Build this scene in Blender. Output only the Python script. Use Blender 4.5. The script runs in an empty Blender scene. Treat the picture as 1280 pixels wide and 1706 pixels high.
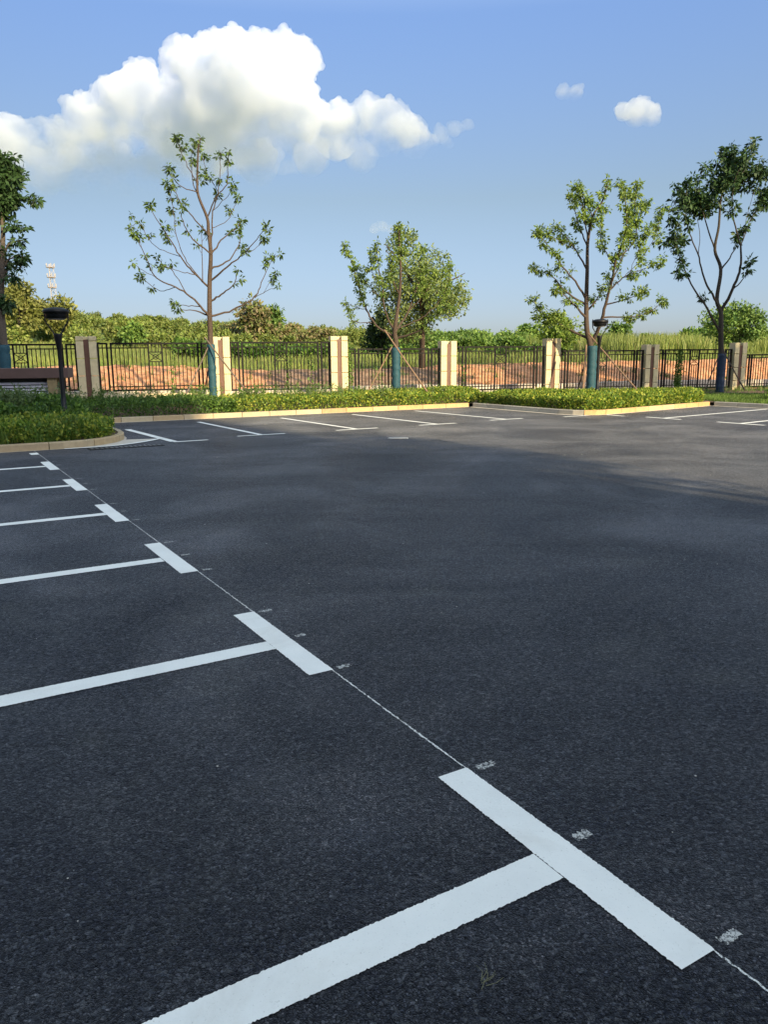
import bpy, bmesh, math, random
import numpy as np
from mathutils import Vector, Matrix, noise as mnoise

R = math.radians
rng = np.random.default_rng(7)
random.seed(7)
S = bpy.context.scene
COL = S.collection

# ------------------------------------------------------------------ camera
F, HY, ROLL, CH = 1280.0, 601.0, R(-0.5), 1.72          # focal length in photo pixels, eye height 1.72 m
PITCH = math.atan((853 - HY) / F)
cam = bpy.data.cameras.new('camera'); camo = bpy.data.objects.new('camera', cam); COL.objects.link(camo)
cam.sensor_fit = 'HORIZONTAL'; cam.sensor_width = 36; cam.lens = 36.0 * F / 1280
cam.clip_start = 0.05; cam.clip_end = 40000
_r, _u, _f = Vector((1, 0, 0)), Vector((0, math.sin(PITCH), math.cos(PITCH))), Vector((0, math.cos(PITCH), -math.sin(PITCH)))
_x = _r * math.cos(ROLL) + _u * math.sin(ROLL); _y = -_r * math.sin(ROLL) + _u * math.cos(ROLL)
M4 = Matrix((_x, _y, -_f)).transposed().to_4x4(); M4.translation = (0, 0, CH)
camo.matrix_world = M4
S.camera = camo

# ------------------------------------------------------------------ sky, sun, exposure
SUN_EL, SUN_AZ = R(22), R(34.5)                            # azimuth: degrees to the right of straight behind the camera
sdir = Vector((math.sin(SUN_AZ) * math.cos(SUN_EL), -math.cos(SUN_AZ) * math.cos(SUN_EL), math.sin(SUN_EL)))
W = bpy.data.worlds.new('World'); S.world = W; W.use_nodes = True
nt = W.node_tree; nt.nodes.clear()
sky = nt.nodes.new('ShaderNodeTexSky'); sky.sky_type = 'NISHITA'; sky.sun_disc = False
sky.sun_elevation = SUN_EL; sky.sun_rotation = math.atan2(sdir.x, sdir.y)
sky.altitude = 100; sky.air_density = 1.0; sky.dust_density = 1.2; sky.ozone_density = 2.0
bg = nt.nodes.new('ShaderNodeBackground'); bg.inputs[1].default_value = 0.15
wo = nt.nodes.new('ShaderNodeOutputWorld')
hs = nt.nodes.new('ShaderNodeHueSaturation'); hs.inputs['Saturation'].default_value = .80
tn = nt.nodes.new('ShaderNodeMix'); tn.data_type = 'RGBA'; tn.blend_type = 'MULTIPLY'; tn.inputs[0].default_value = 1; tn.inputs[7].default_value = (1.06, .98, 1.0, 1)
nt.links.new(sky.outputs[0], hs.inputs['Color']); nt.links.new(hs.outputs[0], tn.inputs[6]); tc = nt.nodes.new('ShaderNodeTexCoord'); sz = nt.nodes.new('ShaderNodeSeparateXYZ'); nt.links.new(tc.outputs['Generated'], sz.inputs[0])
er = nt.nodes.new('ShaderNodeValToRGB'); nt.links.new(sz.outputs[2], er.inputs[0]); el = er.color_ramp.elements
SKYRAMP = [(0.0, (.170, .200, .250)), (.06, (.168, .195, .242)), (.19, (.182, .206, .208)), (.37, (.204, .270, .345)), (.48, (.5, .52, .52)), (.62, (1, .97, .72)), (1.0, (1, .97, .72))]  # low sky dimmed, upper sky brightened as added fill for the shaded lot
el[0].position, el[0].color = SKYRAMP[0][0], (*SKYRAMP[0][1], 1); el[1].position, el[1].color = SKYRAMP[-1][0], (*SKYRAMP[-1][1], 1)
for _p, _c in SKYRAMP[1:-1]: _e = el.new(_p); _e.color = (*_c, 1)
t2 = nt.nodes.new('ShaderNodeMix'); t2.data_type = 'RGBA'; t2.blend_type = 'MULTIPLY'; t2.inputs[0].default_value = 1
nt.links.new(tn.outputs[2], t2.inputs[6]); nt.links.new(er.outputs[0], t2.inputs[7])
hx = nt.nodes.new('ShaderNodeMapRange'); nt.links.new(sz.outputs[0], hx.inputs[0])
for _k, _v in (('From Min', -.45), ('From Max', .45), ('To Min', .76), ('To Max', 1.04)): hx.inputs[_k].default_value = _v
t3 = nt.nodes.new('ShaderNodeVectorMath'); t3.operation = 'SCALE'; nt.links.new(t2.outputs[2], t3.inputs[0]); nt.links.new(hx.outputs[0], t3.inputs['Scale'])
nt.links.new(t3.outputs[0], bg.inputs[0]); nt.links.new(bg.outputs[0], wo.inputs[0])
sun = bpy.data.lights.new('sun', 'SUN'); sun.energy = 2.15; sun.angle = R(0.8); sun.color = (1.0, 0.79, 0.46)
suno = bpy.data.objects.new('sun', sun); COL.objects.link(suno)
suno.rotation_euler = sdir.to_track_quat('Z', 'Y').to_euler()
S.view_settings.view_transform = 'Standard'; S.view_settings.look = 'None'
S.view_settings.gamma = 1; S.view_settings.exposure = 2.1
S.render.engine = 'CYCLES'
S.cycles.use_denoising = True
S.cycles.max_bounces = 14; S.cycles.volume_bounces = 14; S.cycles.transparent_max_bounces = 12

# ------------------------------------------------------------------ helpers
def ray(x, y):
    u, v = (x - 640) / F, (853 - y) / F
    c, s = math.cos(ROLL), math.sin(ROLL)
    u, v = c * u - s * v, s * u + c * v
    return Vector((u, math.cos(PITCH) + v * math.sin(PITCH), -math.sin(PITCH) + v * math.cos(PITCH)))
def at(x, y, Y):
    d = ray(x, y); d *= Y / d.y
    return Vector((d.x, d.y, d.z + CH))

def tag(o, label=None, cat=None, group=None, kind=None):
    if label: o['label'] = label
    if cat: o['category'] = cat
    if group: o['group'] = group
    if kind: o['kind'] = kind
    return o
def empty(name, loc, rz=0.0):
    o = bpy.data.objects.new(name, None); COL.objects.link(o)
    o.location = loc; o.rotation_euler = (0, 0, rz); o.empty_display_size = .2
    return o
def mesh_obj(name, V, Fc, mat, parent=None, smooth=False, local=False):
    """V world coordinates (or local when local=True); parent is an Empty with only location and z rotation."""
    V = np.asarray(V, dtype=np.float64).reshape(-1, 3)
    if parent is not None and not local:
        c, s = math.cos(-parent.rotation_euler.z), math.sin(-parent.rotation_euler.z)
        D = V - np.array(parent.location)
        V = np.stack([c * D[:, 0] - s * D[:, 1], s * D[:, 0] + c * D[:, 1], D[:, 2]], 1)
    me = bpy.data.meshes.new(name)
    if isinstance(Fc, np.ndarray):
        n, k = Fc.shape
        me.vertices.add(len(V)); me.vertices.foreach_set('co', V.astype(np.float32).ravel())
        me.loops.add(n * k); me.loops.foreach_set('vertex_index', Fc.astype(np.int32).ravel())
        me.polygons.add(n); me.polygons.foreach_set('loop_start', np.arange(0, n * k, k, dtype=np.int32))
        me.polygons.foreach_set('loop_total', np.full(n, k, dtype=np.int32))
        me.update(calc_edges=True)
    else:
        me.from_pydata(V.tolist(), [], Fc); me.update()
    if smooth: me.polygons.foreach_set('use_smooth', [True] * len(me.polygons))
    me.materials.append(mat)
    o = bpy.data.objects.new(name, me); COL.objects.link(o)
    if parent is not None: o.parent = parent
    return o

class MB:
    def __init__(s): s.v = []; s.f = []
    def quad(s, pts):
        n = len(s.v); s.v += [tuple(p) for p in pts]; s.f.append(tuple(range(n, n + len(pts))))
    def box(s, c, size, rz=0.0, bev=0.0):
        hx, hy, hz = size[0] / 2, size[1] / 2, size[2] / 2
        co, si = math.cos(rz), math.sin(rz)
        n = len(s.v)
        def add(x, y, z): s.v.append((c[0] + x * co - y * si, c[1] + x * si + y * co, c[2] + z))
        if bev <= 0:
            for z in (-hz, hz):
                for x, y in ((-hx, -hy), (hx, -hy), (hx, hy), (-hx, hy)): add(x, y, z)
            for f in ((3, 2, 1, 0), (4, 5, 6, 7), (0, 1, 5, 4), (1, 2, 6, 5), (2, 3, 7, 6), (3, 0, 4, 7)): s.f.append(tuple(n + i for i in f))
        else:
            b = bev
            rings = []
            for z, i in ((-hz, b), (-hz + b, 0), (hz - b, 0), (hz, b)):
                x_, y_ = hx - i, hy - i
                ring = [(-x_ + b, -y_), (x_ - b, -y_), (x_, -y_ + b), (x_, y_ - b), (x_ - b, y_), (-x_ + b, y_), (-x_, y_ - b), (-x_, -y_ + b)]
                st = len(s.v); rings.append(st)
                for x, y in ring: add(x, y, z)
            s.f.append(tuple(rings[0] + i for i in range(7, -1, -1))); s.f.append(tuple(rings[3] + i for i in range(8)))
            for a, b2 in zip(rings[:-1], rings[1:]):
                for i in range(8):
                    j = (i + 1) % 8; s.f.append((a + i, a + j, b2 + j, b2 + i))
    def tube(s, pts, rad, sides=8, cap=True):
        pts = [Vector(p) for p in pts]
        if not hasattr(rad, '__len__'): rad = [rad] * len(pts)
        rings = []; prev = None
        for i, p in enumerate(pts):
            d = (pts[min(i + 1, len(pts) - 1)] - pts[max(i - 1, 0)])
            if d.length < 1e-9: d = Vector((0, 0, 1))
            d.normalize()
            if prev is None:
                a = Vector((0, 1, 0)) if abs(d.y) < .9 else Vector((1, 0, 0))
                prev = (a - d * a.dot(d)).normalized()
            else:
                prev = (prev - d * prev.dot(d)).normalized()
            b = d.cross(prev)
            st = len(s.v); rings.append(st)
            for k in range(sides):
                t = 2 * math.pi * k / sides
                s.v.append(tuple(p + (prev * math.cos(t) + b * math.sin(t)) * rad[i]))
        for a, b in zip(rings[:-1], rings[1:]):
            for k in range(sides):
                j = (k + 1) % sides; s.f.append((a + k, a + j, b + j, b + k))
        if cap:
            s.f.append(tuple(rings[0] + k for k in range(sides - 1, -1, -1))); s.f.append(tuple(rings[-1] + k for k in range(sides)))
    def lathe(s, c, prof, sides=24):
        rings = []
        for r, z in prof:
            st = len(s.v); rings.append(st)
            for k in range(sides):
                t = 2 * math.pi * k / sides
                s.v.append((c[0] + r * math.cos(t), c[1] + r * math.sin(t), c[2] + z))
        for a, b in zip(rings[:-1], rings[1:]):
            for k in range(sides):
                j = (k + 1) % sides; s.f.append((a + k, a + j, b + j, b + k))
        s.f.append(tuple(rings[0] + k for k in range(sides - 1, -1, -1))); s.f.append(tuple(rings[-1] + k for k in range(sides)))
    def build(s, name, mat, parent=None, smooth=False, local=False):
        return mesh_obj(name, s.v, s.f, mat, parent, smooth, local)

# ------------------------------------------------------------------ materials
def mat(name):
    m = bpy.data.materials.new(name); m.use_nodes = True
    t = m.node_tree; p = t.nodes['Principled BSDF']
    return m, t, p
def N(t, typ, **kw):
    n = t.nodes.new(typ)
    for k, v in kw.items():
        if k in ('inp',):
            for a, b in v.items(): n.inputs[a].default_value = b
        else: setattr(n, k, v)
    return n
def ramp(t, src, stops, interp='LINEAR'):
    r = t.nodes.new('ShaderNodeValToRGB'); r.color_ramp.interpolation = interp
    e = r.color_ramp.elements
    while len(e) > 1: e.remove(e[-1])
    e[0].position = stops[0][0]; e[0].color = (*stops[0][1], 1)
    for p, c in stops[1:]:
        x = e.new(p); x.color = (*c, 1)
    t.links.new(src, r.inputs[0]); return r.outputs[0]
def mixc(t, fac, a, b, mode='MIX'):
    n = t.nodes.new('ShaderNodeMix'); n.data_type = 'RGBA'; n.blend_type = mode
    for sock, v in ((n.inputs[0], fac), (n.inputs[6], a), (n.inputs[7], b)):
        if isinstance(v, bpy.types.NodeSocket): t.links.new(v, sock)
        elif isinstance(v, (int, float)): sock.default_value = v
        else: sock.default_value = (*v, 1)
    return n.outputs[2]
def coords(t, kind='Object'):
    return t.nodes.new('ShaderNodeTexCoord').outputs[kind]
def posn(t): return t.nodes.new('ShaderNodeNewGeometry').outputs['Position']
def noise(t, vec, scale, detail=4, rough=.55, dist=0):
    n = N(t, 'ShaderNodeTexNoise', inp={'Scale': scale, 'Detail': detail, 'Roughness': rough, 'Distortion': dist})
    t.links.new(vec, n.inputs['Vector']); return n.outputs[0]
def bump(t, h, strength, dist, p, prev=None):
    b = N(t, 'ShaderNodeBump', inp={'Strength': strength, 'Distance': dist}); t.links.new(h, b.inputs['Height'])
    if prev is not None: t.links.new(prev, b.inputs['Normal'])
    t.links.new(b.outputs[0], p.inputs['Normal']); return b.outputs[0]
def simple(name, col, rough=.6, metal=0.0, nscale=0, namt=.25, bstr=0.0, bscale=60, bdist=.004, spec=None):
    m, t, p = mat(name)
    p.inputs['Roughness'].default_value = rough; p.inputs['Metallic'].default_value = metal
    if spec is not None: p.inputs['Specular IOR Level'].default_value = spec
    p.inputs['Base Color'].default_value = (*col, 1)
    if nscale:
        c = ramp(t, noise(t, posn(t), nscale, 6, .65), [(.3, tuple(x * (1 - namt) for x in col)), (.7, tuple(min(1, x * (1 + namt)) for x in col))])
        t.links.new(c, p.inputs['Base Color'])
    if bstr: bump(t, noise(t, posn(t), bscale, 5, .6), bstr, bdist, p)
    return m
def leafmat(name, cols, trans=.25, rough=.55, nscale=.35):
    """leaves: tint varies from leaf to leaf (random per island) and slowly through the plant."""
    m, t, p = mat(name)
    g = t.nodes.new('ShaderNodeNewGeometry')
    c = ramp(t, g.outputs['Random Per Island'], [(i / max(1, len(cols) - 1), c) for i, c in enumerate(cols)])
    n = noise(t, g.outputs['Position'], nscale, 3)
    k = ramp(t, n, [(.3, (.92, .94, .92)), (.7, (1.5, 1.52, 1.28))])
    c = mixc(t, 1.0, c, k, 'MULTIPLY')
    t.links.new(c, p.inputs['Base Color']); p.inputs['Roughness'].default_value = rough
    p.inputs['Specular IOR Level'].default_value = .3
    tr = t.nodes.new('ShaderNodeBsdfTranslucent'); t.links.new(mixc(t, 1.0, c, (1.25, 1.35, .6), 'MULTIPLY'), tr.inputs[0])
    mx = t.nodes.new('ShaderNodeMixShader'); mx.inputs[0].default_value = trans
    t.links.new(p.outputs[0], mx.inputs[1]); t.links.new(tr.outputs[0], mx.inputs[2])
    t.links.new(mx.outputs[0], t.nodes['Material Output'].inputs[0])
    return m

# asphalt: dark binder, grey chips, rare bright grit, dusty and stained patches, sunlit tone painted in
def make_asphalt():
    m, t, p = mat('asphalt'); P = posn(t)
    # slightly warped positions so the chips are angular and uneven
    wv = N(t, 'ShaderNodeTexNoise', inp={'Scale': 40.0, 'Detail': 3.0}); t.links.new(P, wv.inputs['Vector'])
    wm = N(t, 'ShaderNodeVectorMath', operation='MULTIPLY_ADD'); wm.inputs[1].default_value = (.012, .012, .012); t.links.new(wv.outputs['Color'], wm.inputs[0]); t.links.new(P, wm.inputs[2])
    WP = wm.outputs[0]
    vo = N(t, 'ShaderNodeTexVoronoi', inp={'Scale': 165.0}); t.links.new(WP, vo.inputs['Vector'])
    vo2 = N(t, 'ShaderNodeTexVoronoi', inp={'Scale': 85.0}); t.links.new(WP, vo2.inputs['Vector'])
    sp = N(t, 'ShaderNodeSeparateColor'); t.links.new(vo.outputs['Color'], sp.inputs[0])
    chips = ramp(t, sp.outputs[0], [(0, (.002, .0026, .004)), (.5, (.0085, .0105, .014)), (.85, (.024, .028, .035)), (1, (.075, .08, .088))])
    pn = noise(t, P, 78, 4, .72)
    pit_shade = ramp(t, pn, [(.36, (.10, .10, .12)), (.48, (.75, .75, .75)), (.66, (1.9, 1.9, 1.9))])  # pit shade and highlights painted into the colour
    c = mixc(t, 1.0, chips, pit_shade, 'MULTIPLY')
    big = ramp(t, noise(t, P, .42, 6, .62, .9), [(.36, (.50, .56, .76)), (.5, (1, 1, 1)), (.64, (2.3, 2.1, 1.9))])
    c = mixc(t, 1.0, c, big, 'MULTIPLY')
    mid = ramp(t, noise(t, P, 2.3, 6, .7, .5), [(.32, (.70, .74, .90)), (.68, (1.42, 1.30, 1.22))])
    c = mixc(t, 1.0, c, mid, 'MULTIPLY')
    mp = N(t, 'ShaderNodeMapping'); mp.inputs['Rotation'].default_value = (0, 0, R(59)); mp.inputs['Scale'].default_value = (.10, 1.3, 1)
    t.links.new(P, mp.inputs['Vector'])
    st = ramp(t, noise(t, mp.outputs[0], 1.0, 6, .65), [(.35, (.80, .82, .86)), (.65, (1.24, 1.21, 1.17))])
    c = mixc(t, 1.0, c, st, 'MULTIPLY')
    # sunlit brown painted into the colour at far right, fading towards the near bays
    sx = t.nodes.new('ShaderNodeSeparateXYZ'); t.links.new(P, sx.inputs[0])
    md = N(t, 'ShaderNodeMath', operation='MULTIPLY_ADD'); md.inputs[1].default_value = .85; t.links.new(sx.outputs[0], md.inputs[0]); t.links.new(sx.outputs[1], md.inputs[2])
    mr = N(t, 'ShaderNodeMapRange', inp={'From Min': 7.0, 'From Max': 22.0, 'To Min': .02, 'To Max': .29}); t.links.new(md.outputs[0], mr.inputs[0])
    lit_var = ramp(t, noise(t, P, .30, 7, .68, 1.0), [(.30, (.25, .25, .25)), (.70, (1, 1, 1))])
    dm = N(t, 'ShaderNodeMath', operation='MULTIPLY'); t.links.new(lit_var, dm.inputs[0]); t.links.new(mr.outputs[0], dm.inputs[1])
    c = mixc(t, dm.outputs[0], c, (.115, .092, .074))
    # pale scuffed patches
    sc_ = ramp(t, noise(t, P, .75, 7, .7, 1.2), [(.54, (0, 0, 0)), (.72, (.34, .34, .34))])
    c = mixc(t, sc_, c, (.075, .076, .066))
    wn = N(t, 'ShaderNodeTexWhiteNoise', noise_dimensions='3D'); t.links.new(vo.outputs['Position'], wn.inputs['Vector'])
    g1 = N(t, 'ShaderNodeMath', operation='GREATER_THAN'); g1.inputs[1].default_value = .998; t.links.new(wn.outputs['Value'], g1.inputs[0])
    g2 = N(t, 'ShaderNodeMath', operation='LESS_THAN'); g2.inputs[1].default_value = .30; t.links.new(vo.outputs['Distance'], g2.inputs[0])
    g3 = N(t, 'ShaderNodeMath', operation='MULTIPLY'); t.links.new(g1.outputs[0], g3.inputs[0]); t.links.new(g2.outputs[0], g3.inputs[1])
    c = mixc(t, g3.outputs[0], c, (.32, .33, .33))
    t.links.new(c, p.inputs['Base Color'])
    # crevices between the chips carry no gloss
    ve = N(t, 'ShaderNodeTexVoronoi', feature='DISTANCE_TO_EDGE', inp={'Scale': 92.0}); t.links.new(WP, ve.inputs['Vector'])
    cr = ramp(t, ve.outputs['Distance'], [(.0, (0, 0, 0)), (.16, (1, 1, 1))])
    hid = ramp(t, noise(t, P, 30, 3, .6), [(.46, (0, 0, 0)), (.60, (.8, .8, .8))])
    cr = mixc(t, 1.0, cr, hid, 'LIGHTEN')
    c2 = mixc(t, 1.0, c, mixc(t, .8, (1, 1, 1), cr), 'MULTIPLY')
    for l in list(p.inputs['Base Color'].links): t.links.remove(l)
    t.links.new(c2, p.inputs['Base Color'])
    se = N(t, 'ShaderNodeSeparateColor'); t.links.new(vo2.outputs['Color'], se.inputs[0])
    sl_ = ramp(t, se.outputs[0], [(0, (.02, .02, .02)), (.55, (.10, .10, .10)), (.85, (.26, .26, .26)), (1, (.8, .8, .8))])
    t.links.new(mixc(t, 1.0, sl_, cr, 'MULTIPLY'), p.inputs['Specular IOR Level'])
    p.inputs['Roughness'].default_value = .48
    shw = ramp(t, noise(t, P, .42, 6, .62, .9), [(.34, (.08, .08, .08)), (.5, (.125, .125, .125)), (.68, (.20, .20, .20))]); shs = mixc(t, 1.0, shw, st, 'MULTIPLY'); t.links.new(shs, p.inputs['Sheen Weight'])
    p.inputs['Sheen Roughness'].default_value = .5; p.inputs['Sheen Tint'].default_value = (.80, .86, 1, 1)
    b = bump(t, pn, .6, .006, p)
    b = bump(t, cr, .8, .004, p, b)
    inv = N(t, 'ShaderNodeMath', operation='MULTIPLY'); inv.inputs[1].default_value = -1; t.links.new(vo2.outputs['Distance'], inv.inputs[0])
    bump(t, inv.outputs[0], .4, .003, p, b)
    return m
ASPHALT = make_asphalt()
def make_paint(name, worn=0.0, thr=.5):
    m, t, p = mat(name); P = posn(t)
    c = ramp(t, noise(t, P, 3.5, 6, .6), [(.3, (.74, .755, .725)), (.55, (.80, .815, .78)), (.75, (.83, .84, .80))])
    sp = ramp(t, noise(t, P, 130, 3, .7), [(.24, (.62, .62, .60)), (.38, (1, 1, 1))])
    c = mixc(t, 1.0, c, sp, 'MULTIPLY')
    di = ramp(t, noise(t, P, 1.1, 6, .7, .5), [(.52, (0, 0, 0)), (.74, (.42, .42, .42))])
    c = mixc(t, di, c, (.46, .43, .36))
    t.links.new(c, p.inputs['Base Color']); p.inputs['Roughness'].default_value = .6
    bump(t, noise(t, P, 78, 4, .72), .5, .004, p)
    if worn:
        tr = t.nodes.new('ShaderNodeBsdfTransparent'); mx = t.nodes.new('ShaderNodeMixShader')
        a = ramp(t, noise(t, P, 85, 6, .8), [(thr - .04, (0, 0, 0)), (thr + .04, (worn, worn, worn))])
        t.links.new(a, mx.inputs[0]); t.links.new(tr.outputs[0], mx.inputs[1]); t.links.new(p.outputs[0], mx.inputs[2])
        t.links.new(mx.outputs[0], t.nodes['Material Output'].inputs[0])
    return m
PAINT = make_paint('white_road_paint'); CHALK = make_paint('worn_chalk', .6, .49); CHALKLINE = make_paint('chalk_string', .9, .46)

def make_stone(name, cols, rough=.75, nscale=9, spec=.3):
    m, t, p = mat(name); g = t.nodes.new('ShaderNodeNewGeometry')
    c = ramp(t, g.outputs['Random Per Island'], [(i / max(1, len(cols) - 1), c) for i, c in enumerate(cols)], 'LINEAR')
    n = ramp(t, noise(t, g.outputs['Position'], nscale, 8, .7), [(.3, (.85, .85, .85)), (.7, (1.12, 1.12, 1.12))])
    c = mixc(t, 1.0, c, n, 'MULTIPLY')
    dn = ramp(t, noise(t, g.outputs['Position'], 1.6, 6, .7, .6), [(.5, (0, 0, 0)), (.75, (.35, .35, .35))])
    c = mixc(t, dn, c, tuple(x * .55 for x in cols[0]))
    t.links.new(c, p.inputs['Base Color']); p.inputs['Roughness'].default_value = rough; p.inputs['Specular IOR Level'].default_value = spec
    bump(t, noise(t, g.outputs['Position'], 120, 4, .6), .3, .002, p)
    return m
KERB = make_stone('kerb_stone', [(.44, .37, .25), (.34, .24, .13), (.50, .44, .33), (.40, .30, .17), (.46, .39, .26), (.36, .30, .21)])
KERB_SHADE = make_stone('shade_tinted_kerb_stone', [(.36, .35, .31), (.42, .40, .35), (.33, .31, .27)])  # kerb faces turned from the sun: grey of the shade painted in
KERB_LIT = make_stone('sun_tinted_kerb_stone', [(.44, .27, .12), (.50, .33, .16), (.46, .29, .14), (.52, .38, .22)])  # tan kerb stone with the sun's orange painted into its colour
CONC = make_stone('pale_concrete', [(.52, .48, .42), (.56, .52, .45)])
STONE = make_stone('cream_stone', [(.56, .48, .30), (.61, .53, .335), (.52, .45, .28)], nscale=5)
BROWN = simple('brown_stone', (.105, .048, .030), .55, nscale=5, namt=.18)
METAL = simple('black_painted_steel', (.006, .006, .007), .6, nscale=8, namt=.3, spec=.15)
LAMPM = simple('black_lamp_metal', (.006, .007, .010), .45, nscale=8, namt=.2, spec=.3)
LOUV = simple('pale_louvre', (.46, .46, .53), .5, nscale=4, namt=.1)
DARKH = simple('painted_shaft_shade', (.02, .02, .022), .9)
BEDSOIL = simple('bed_soil', (.12, .075, .05), .95, nscale=12, namt=.5, bstr=.9, bscale=25, bdist=.03)
WRAP = simple('teal_trunk_wrap', (.009, .058, .085), .7, nscale=30, namt=.4, bstr=.8, bscale=45, bdist=.01)
BARKR = simple('reddish_bark', (.060, .042, .032), .9, nscale=22, namt=.45, bstr=.8, bscale=50, bdist=.008)
BARKG = simple('grey_bark', (.08, .065, .052), .9, nscale=22, namt=.45, bstr=.8, bscale=50, bdist=.008)
BARKD = simple('dark_bark', (.040, .034, .028), .9, nscale=22, namt=.45, bstr=.8, bscale=50, bdist=.008)
STAKE = simple('weathered_stake', (.20, .13, .085), .85, nscale=18, namt=.35, bstr=.5, bscale=60)
STAKEG = simple('grey_stake', (.12, .095, .075), .85, nscale=18, namt=.35, bstr=.5, bscale=60)
STAKED = simple('dark_stake', (.07, .05, .04), .85, nscale=18, namt=.35)

L_HERO = leafmat('leaf_yellow_green', [(.06, .105, .022), (.10, .165, .032), (.17, .225, .05), (.08, .13, .026)], .25)
L_HERO1 = leafmat('leaf_dark_green', [(.03, .055, .018), (.055, .095, .025), (.09, .14, .035)], .2)
L_DARK = leafmat('leaf_deep_green', [(.014, .034, .014), (.026, .056, .02), (.04, .08, .028)], .15)
L_GREY = leafmat('leaf_grey_green', [(.07, .11, .04), (.12, .17, .06), (.18, .22, .085), (.09, .13, .045)], .2)
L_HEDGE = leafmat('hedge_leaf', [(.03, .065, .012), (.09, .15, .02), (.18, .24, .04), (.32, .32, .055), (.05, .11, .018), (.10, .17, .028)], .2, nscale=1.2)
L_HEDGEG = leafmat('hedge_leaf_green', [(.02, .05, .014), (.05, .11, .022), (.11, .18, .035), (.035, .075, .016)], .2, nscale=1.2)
L_WEED = leafmat('weed_leaf', [(.05, .085, .035), (.08, .125, .05), (.12, .16, .075), (.045, .075, .035)], .2, nscale=1.5)
L_WOODS = leafmat('woodland_leaf', [(.045, .075, .022), (.10, .145, .035), (.16, .20, .055), (.14, .15, .055), (.08, .125, .03)], .15, nscale=.09)
L_WOODG = leafmat('green_tree_leaf', [(.05, .10, .025), (.09, .16, .038), (.14, .20, .05)], .15, nscale=.2)
L_OLIVE = leafmat('olive_leaf', [(.07, .085, .025), (.12, .135, .035), (.15, .15, .05), (.09, .11, .03)], .15, nscale=.2)
L_BROWNT = leafmat('brownish_leaf', [(.13, .11, .06), (.17, .13, .08), (.10, .125, .04), (.09, .12, .035), (.16, .14, .08)], .1, nscale=.5)
L_REED = leafmat('reed_blade', [(.11, .15, .04), (.16, .19, .055), (.10, .14, .04), (.20, .19, .08)], .2, nscale=.15)
L_GRASS = leafmat('grass_blade', [(.05, .10, .02), (.08, .14, .03), (.11, .16, .04)], .2, nscale=.4)

# ------------------------------------------------------------------ leaf and branch builders
def unit(a): return a / np.maximum(1e-9, np.linalg.norm(a, axis=-1, keepdims=True))
def leaves(C, D, size, aspect=.42, up=None, jitter=.35):
    """folded diamond leaves at C pointing along D."""
    C = np.asarray(C, float); n = len(C); D = unit(np.asarray(D, float))
    A = rng.normal(size=(n, 3)); Wd = unit(np.cross(D, A)); Nn = np.cross(Wd, D)
    L = size * (1 + jitter * rng.uniform(-1, 1, size=(n, 1))); w = L * aspect
    base = C; mid = C + D * L * .48
    v = np.stack([base, mid + Wd * w * .5 + Nn * w * .12, C + D * L - Nn * w * .25, mid - Wd * w * .5 + Nn * w * .12], 1).reshape(-1, 3)
    return v, np.arange(4 * n).reshape(n, 4)
def merge(parts):
    V = []; Fs = []; o = 0
    for v, f in parts:
        V.append(v); Fs.append(f + o); o += len(v)
    return np.concatenate(V), np.concatenate(Fs)
def blades(P, h, w=.012, lean=.35):
    """tapered bent grass blades (two quads each)."""
    P = np.asarray(P, float); n = len(P); h = np.asarray(h).reshape(-1, 1) * np.ones((n, 1))
    a = rng.uniform(0, 2 * np.pi, n); Wd = np.stack([np.cos(a), np.sin(a), 0 * a], 1) * w * rng.uniform(.6, 1.4, (n, 1))
    b = rng.uniform(0, 2 * np.pi, n); Ln = np.stack([np.cos(b), np.sin(b), 0 * b], 1) * lean * h * rng.uniform(.1, 1.2, (n, 1))
    up = np.array([0, 0, 1.0])
    m = P + up * h * .55 + Ln * .35; tp = P + up * h * rng.uniform(.85, 1, (n, 1)) + Ln
    v = np.stack([P - Wd, P + Wd, m + Wd * .75, m - Wd * .75, tp + Wd * .12, tp - Wd * .12], 1).reshape(-1, 3)
    i = np.arange(n)[:, None] * 6
    f = np.concatenate([i + np.array([0, 1, 2, 3]), i + np.array([3, 2, 4, 5])], 0)
    return v, f
def clumps(C, per, rad, size, droop=.3, aspect=.42):
    """bunches of leaves radiating from each centre."""
    C = np.repeat(np.asarray(C, float), per, axis=0); n = len(C)
    D = unit(rng.normal(size=(n, 3)) + np.array([0, 0, -droop]))
    return leaves(C + D * rad * rng.uniform(.1, 1, (n, 1)), D + np.array([0, 0, -droop]) , size, aspect)
def crown_points(c, r, n, shell=.55):
    """points through a lumpy ellipsoid crown, made of sub-lobes so the outline is uneven."""
    c = np.array(c); r = np.array(r)
    k = 14
    lc = unit(rng.normal(size=(k, 3))) * rng.uniform(.35, .72, (k, 1)); lr = rng.uniform(.26, .48, k)
    idx = rng.integers(0, k, n)
    d = unit(rng.normal(size=(n, 3))) * (rng.uniform(shell ** 3, 1, (n, 1)) ** (1 / 3))
    return c + (lc[idx] + d * lr[idx][:, None]) * r

def catmull(P, per=5):
    P = [np.array(p, float) for p in P]
    if len(P) < 3:
        return [P[0] + (P[-1] - P[0]) * t for t in np.linspace(0, 1, per + 1)]
    Q = [2 * P[0] - P[1]] + P + [2 * P[-1] - P[-2]]; out = []
    for i in range(1, len(Q) - 2):
        for t in np.linspace(0, 1, per, endpoint=False):
            p0, p1, p2, p3 = Q[i - 1:i + 3]
            out.append(.5 * ((2 * p1) + (-p0 + p2) * t + (2 * p0 - 5 * p1 + 4 * p2 - p3) * t * t + (-p0 + 3 * p1 - 3 * p2 + p3) * t ** 3))
    out.append(P[-1]); return out

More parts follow.
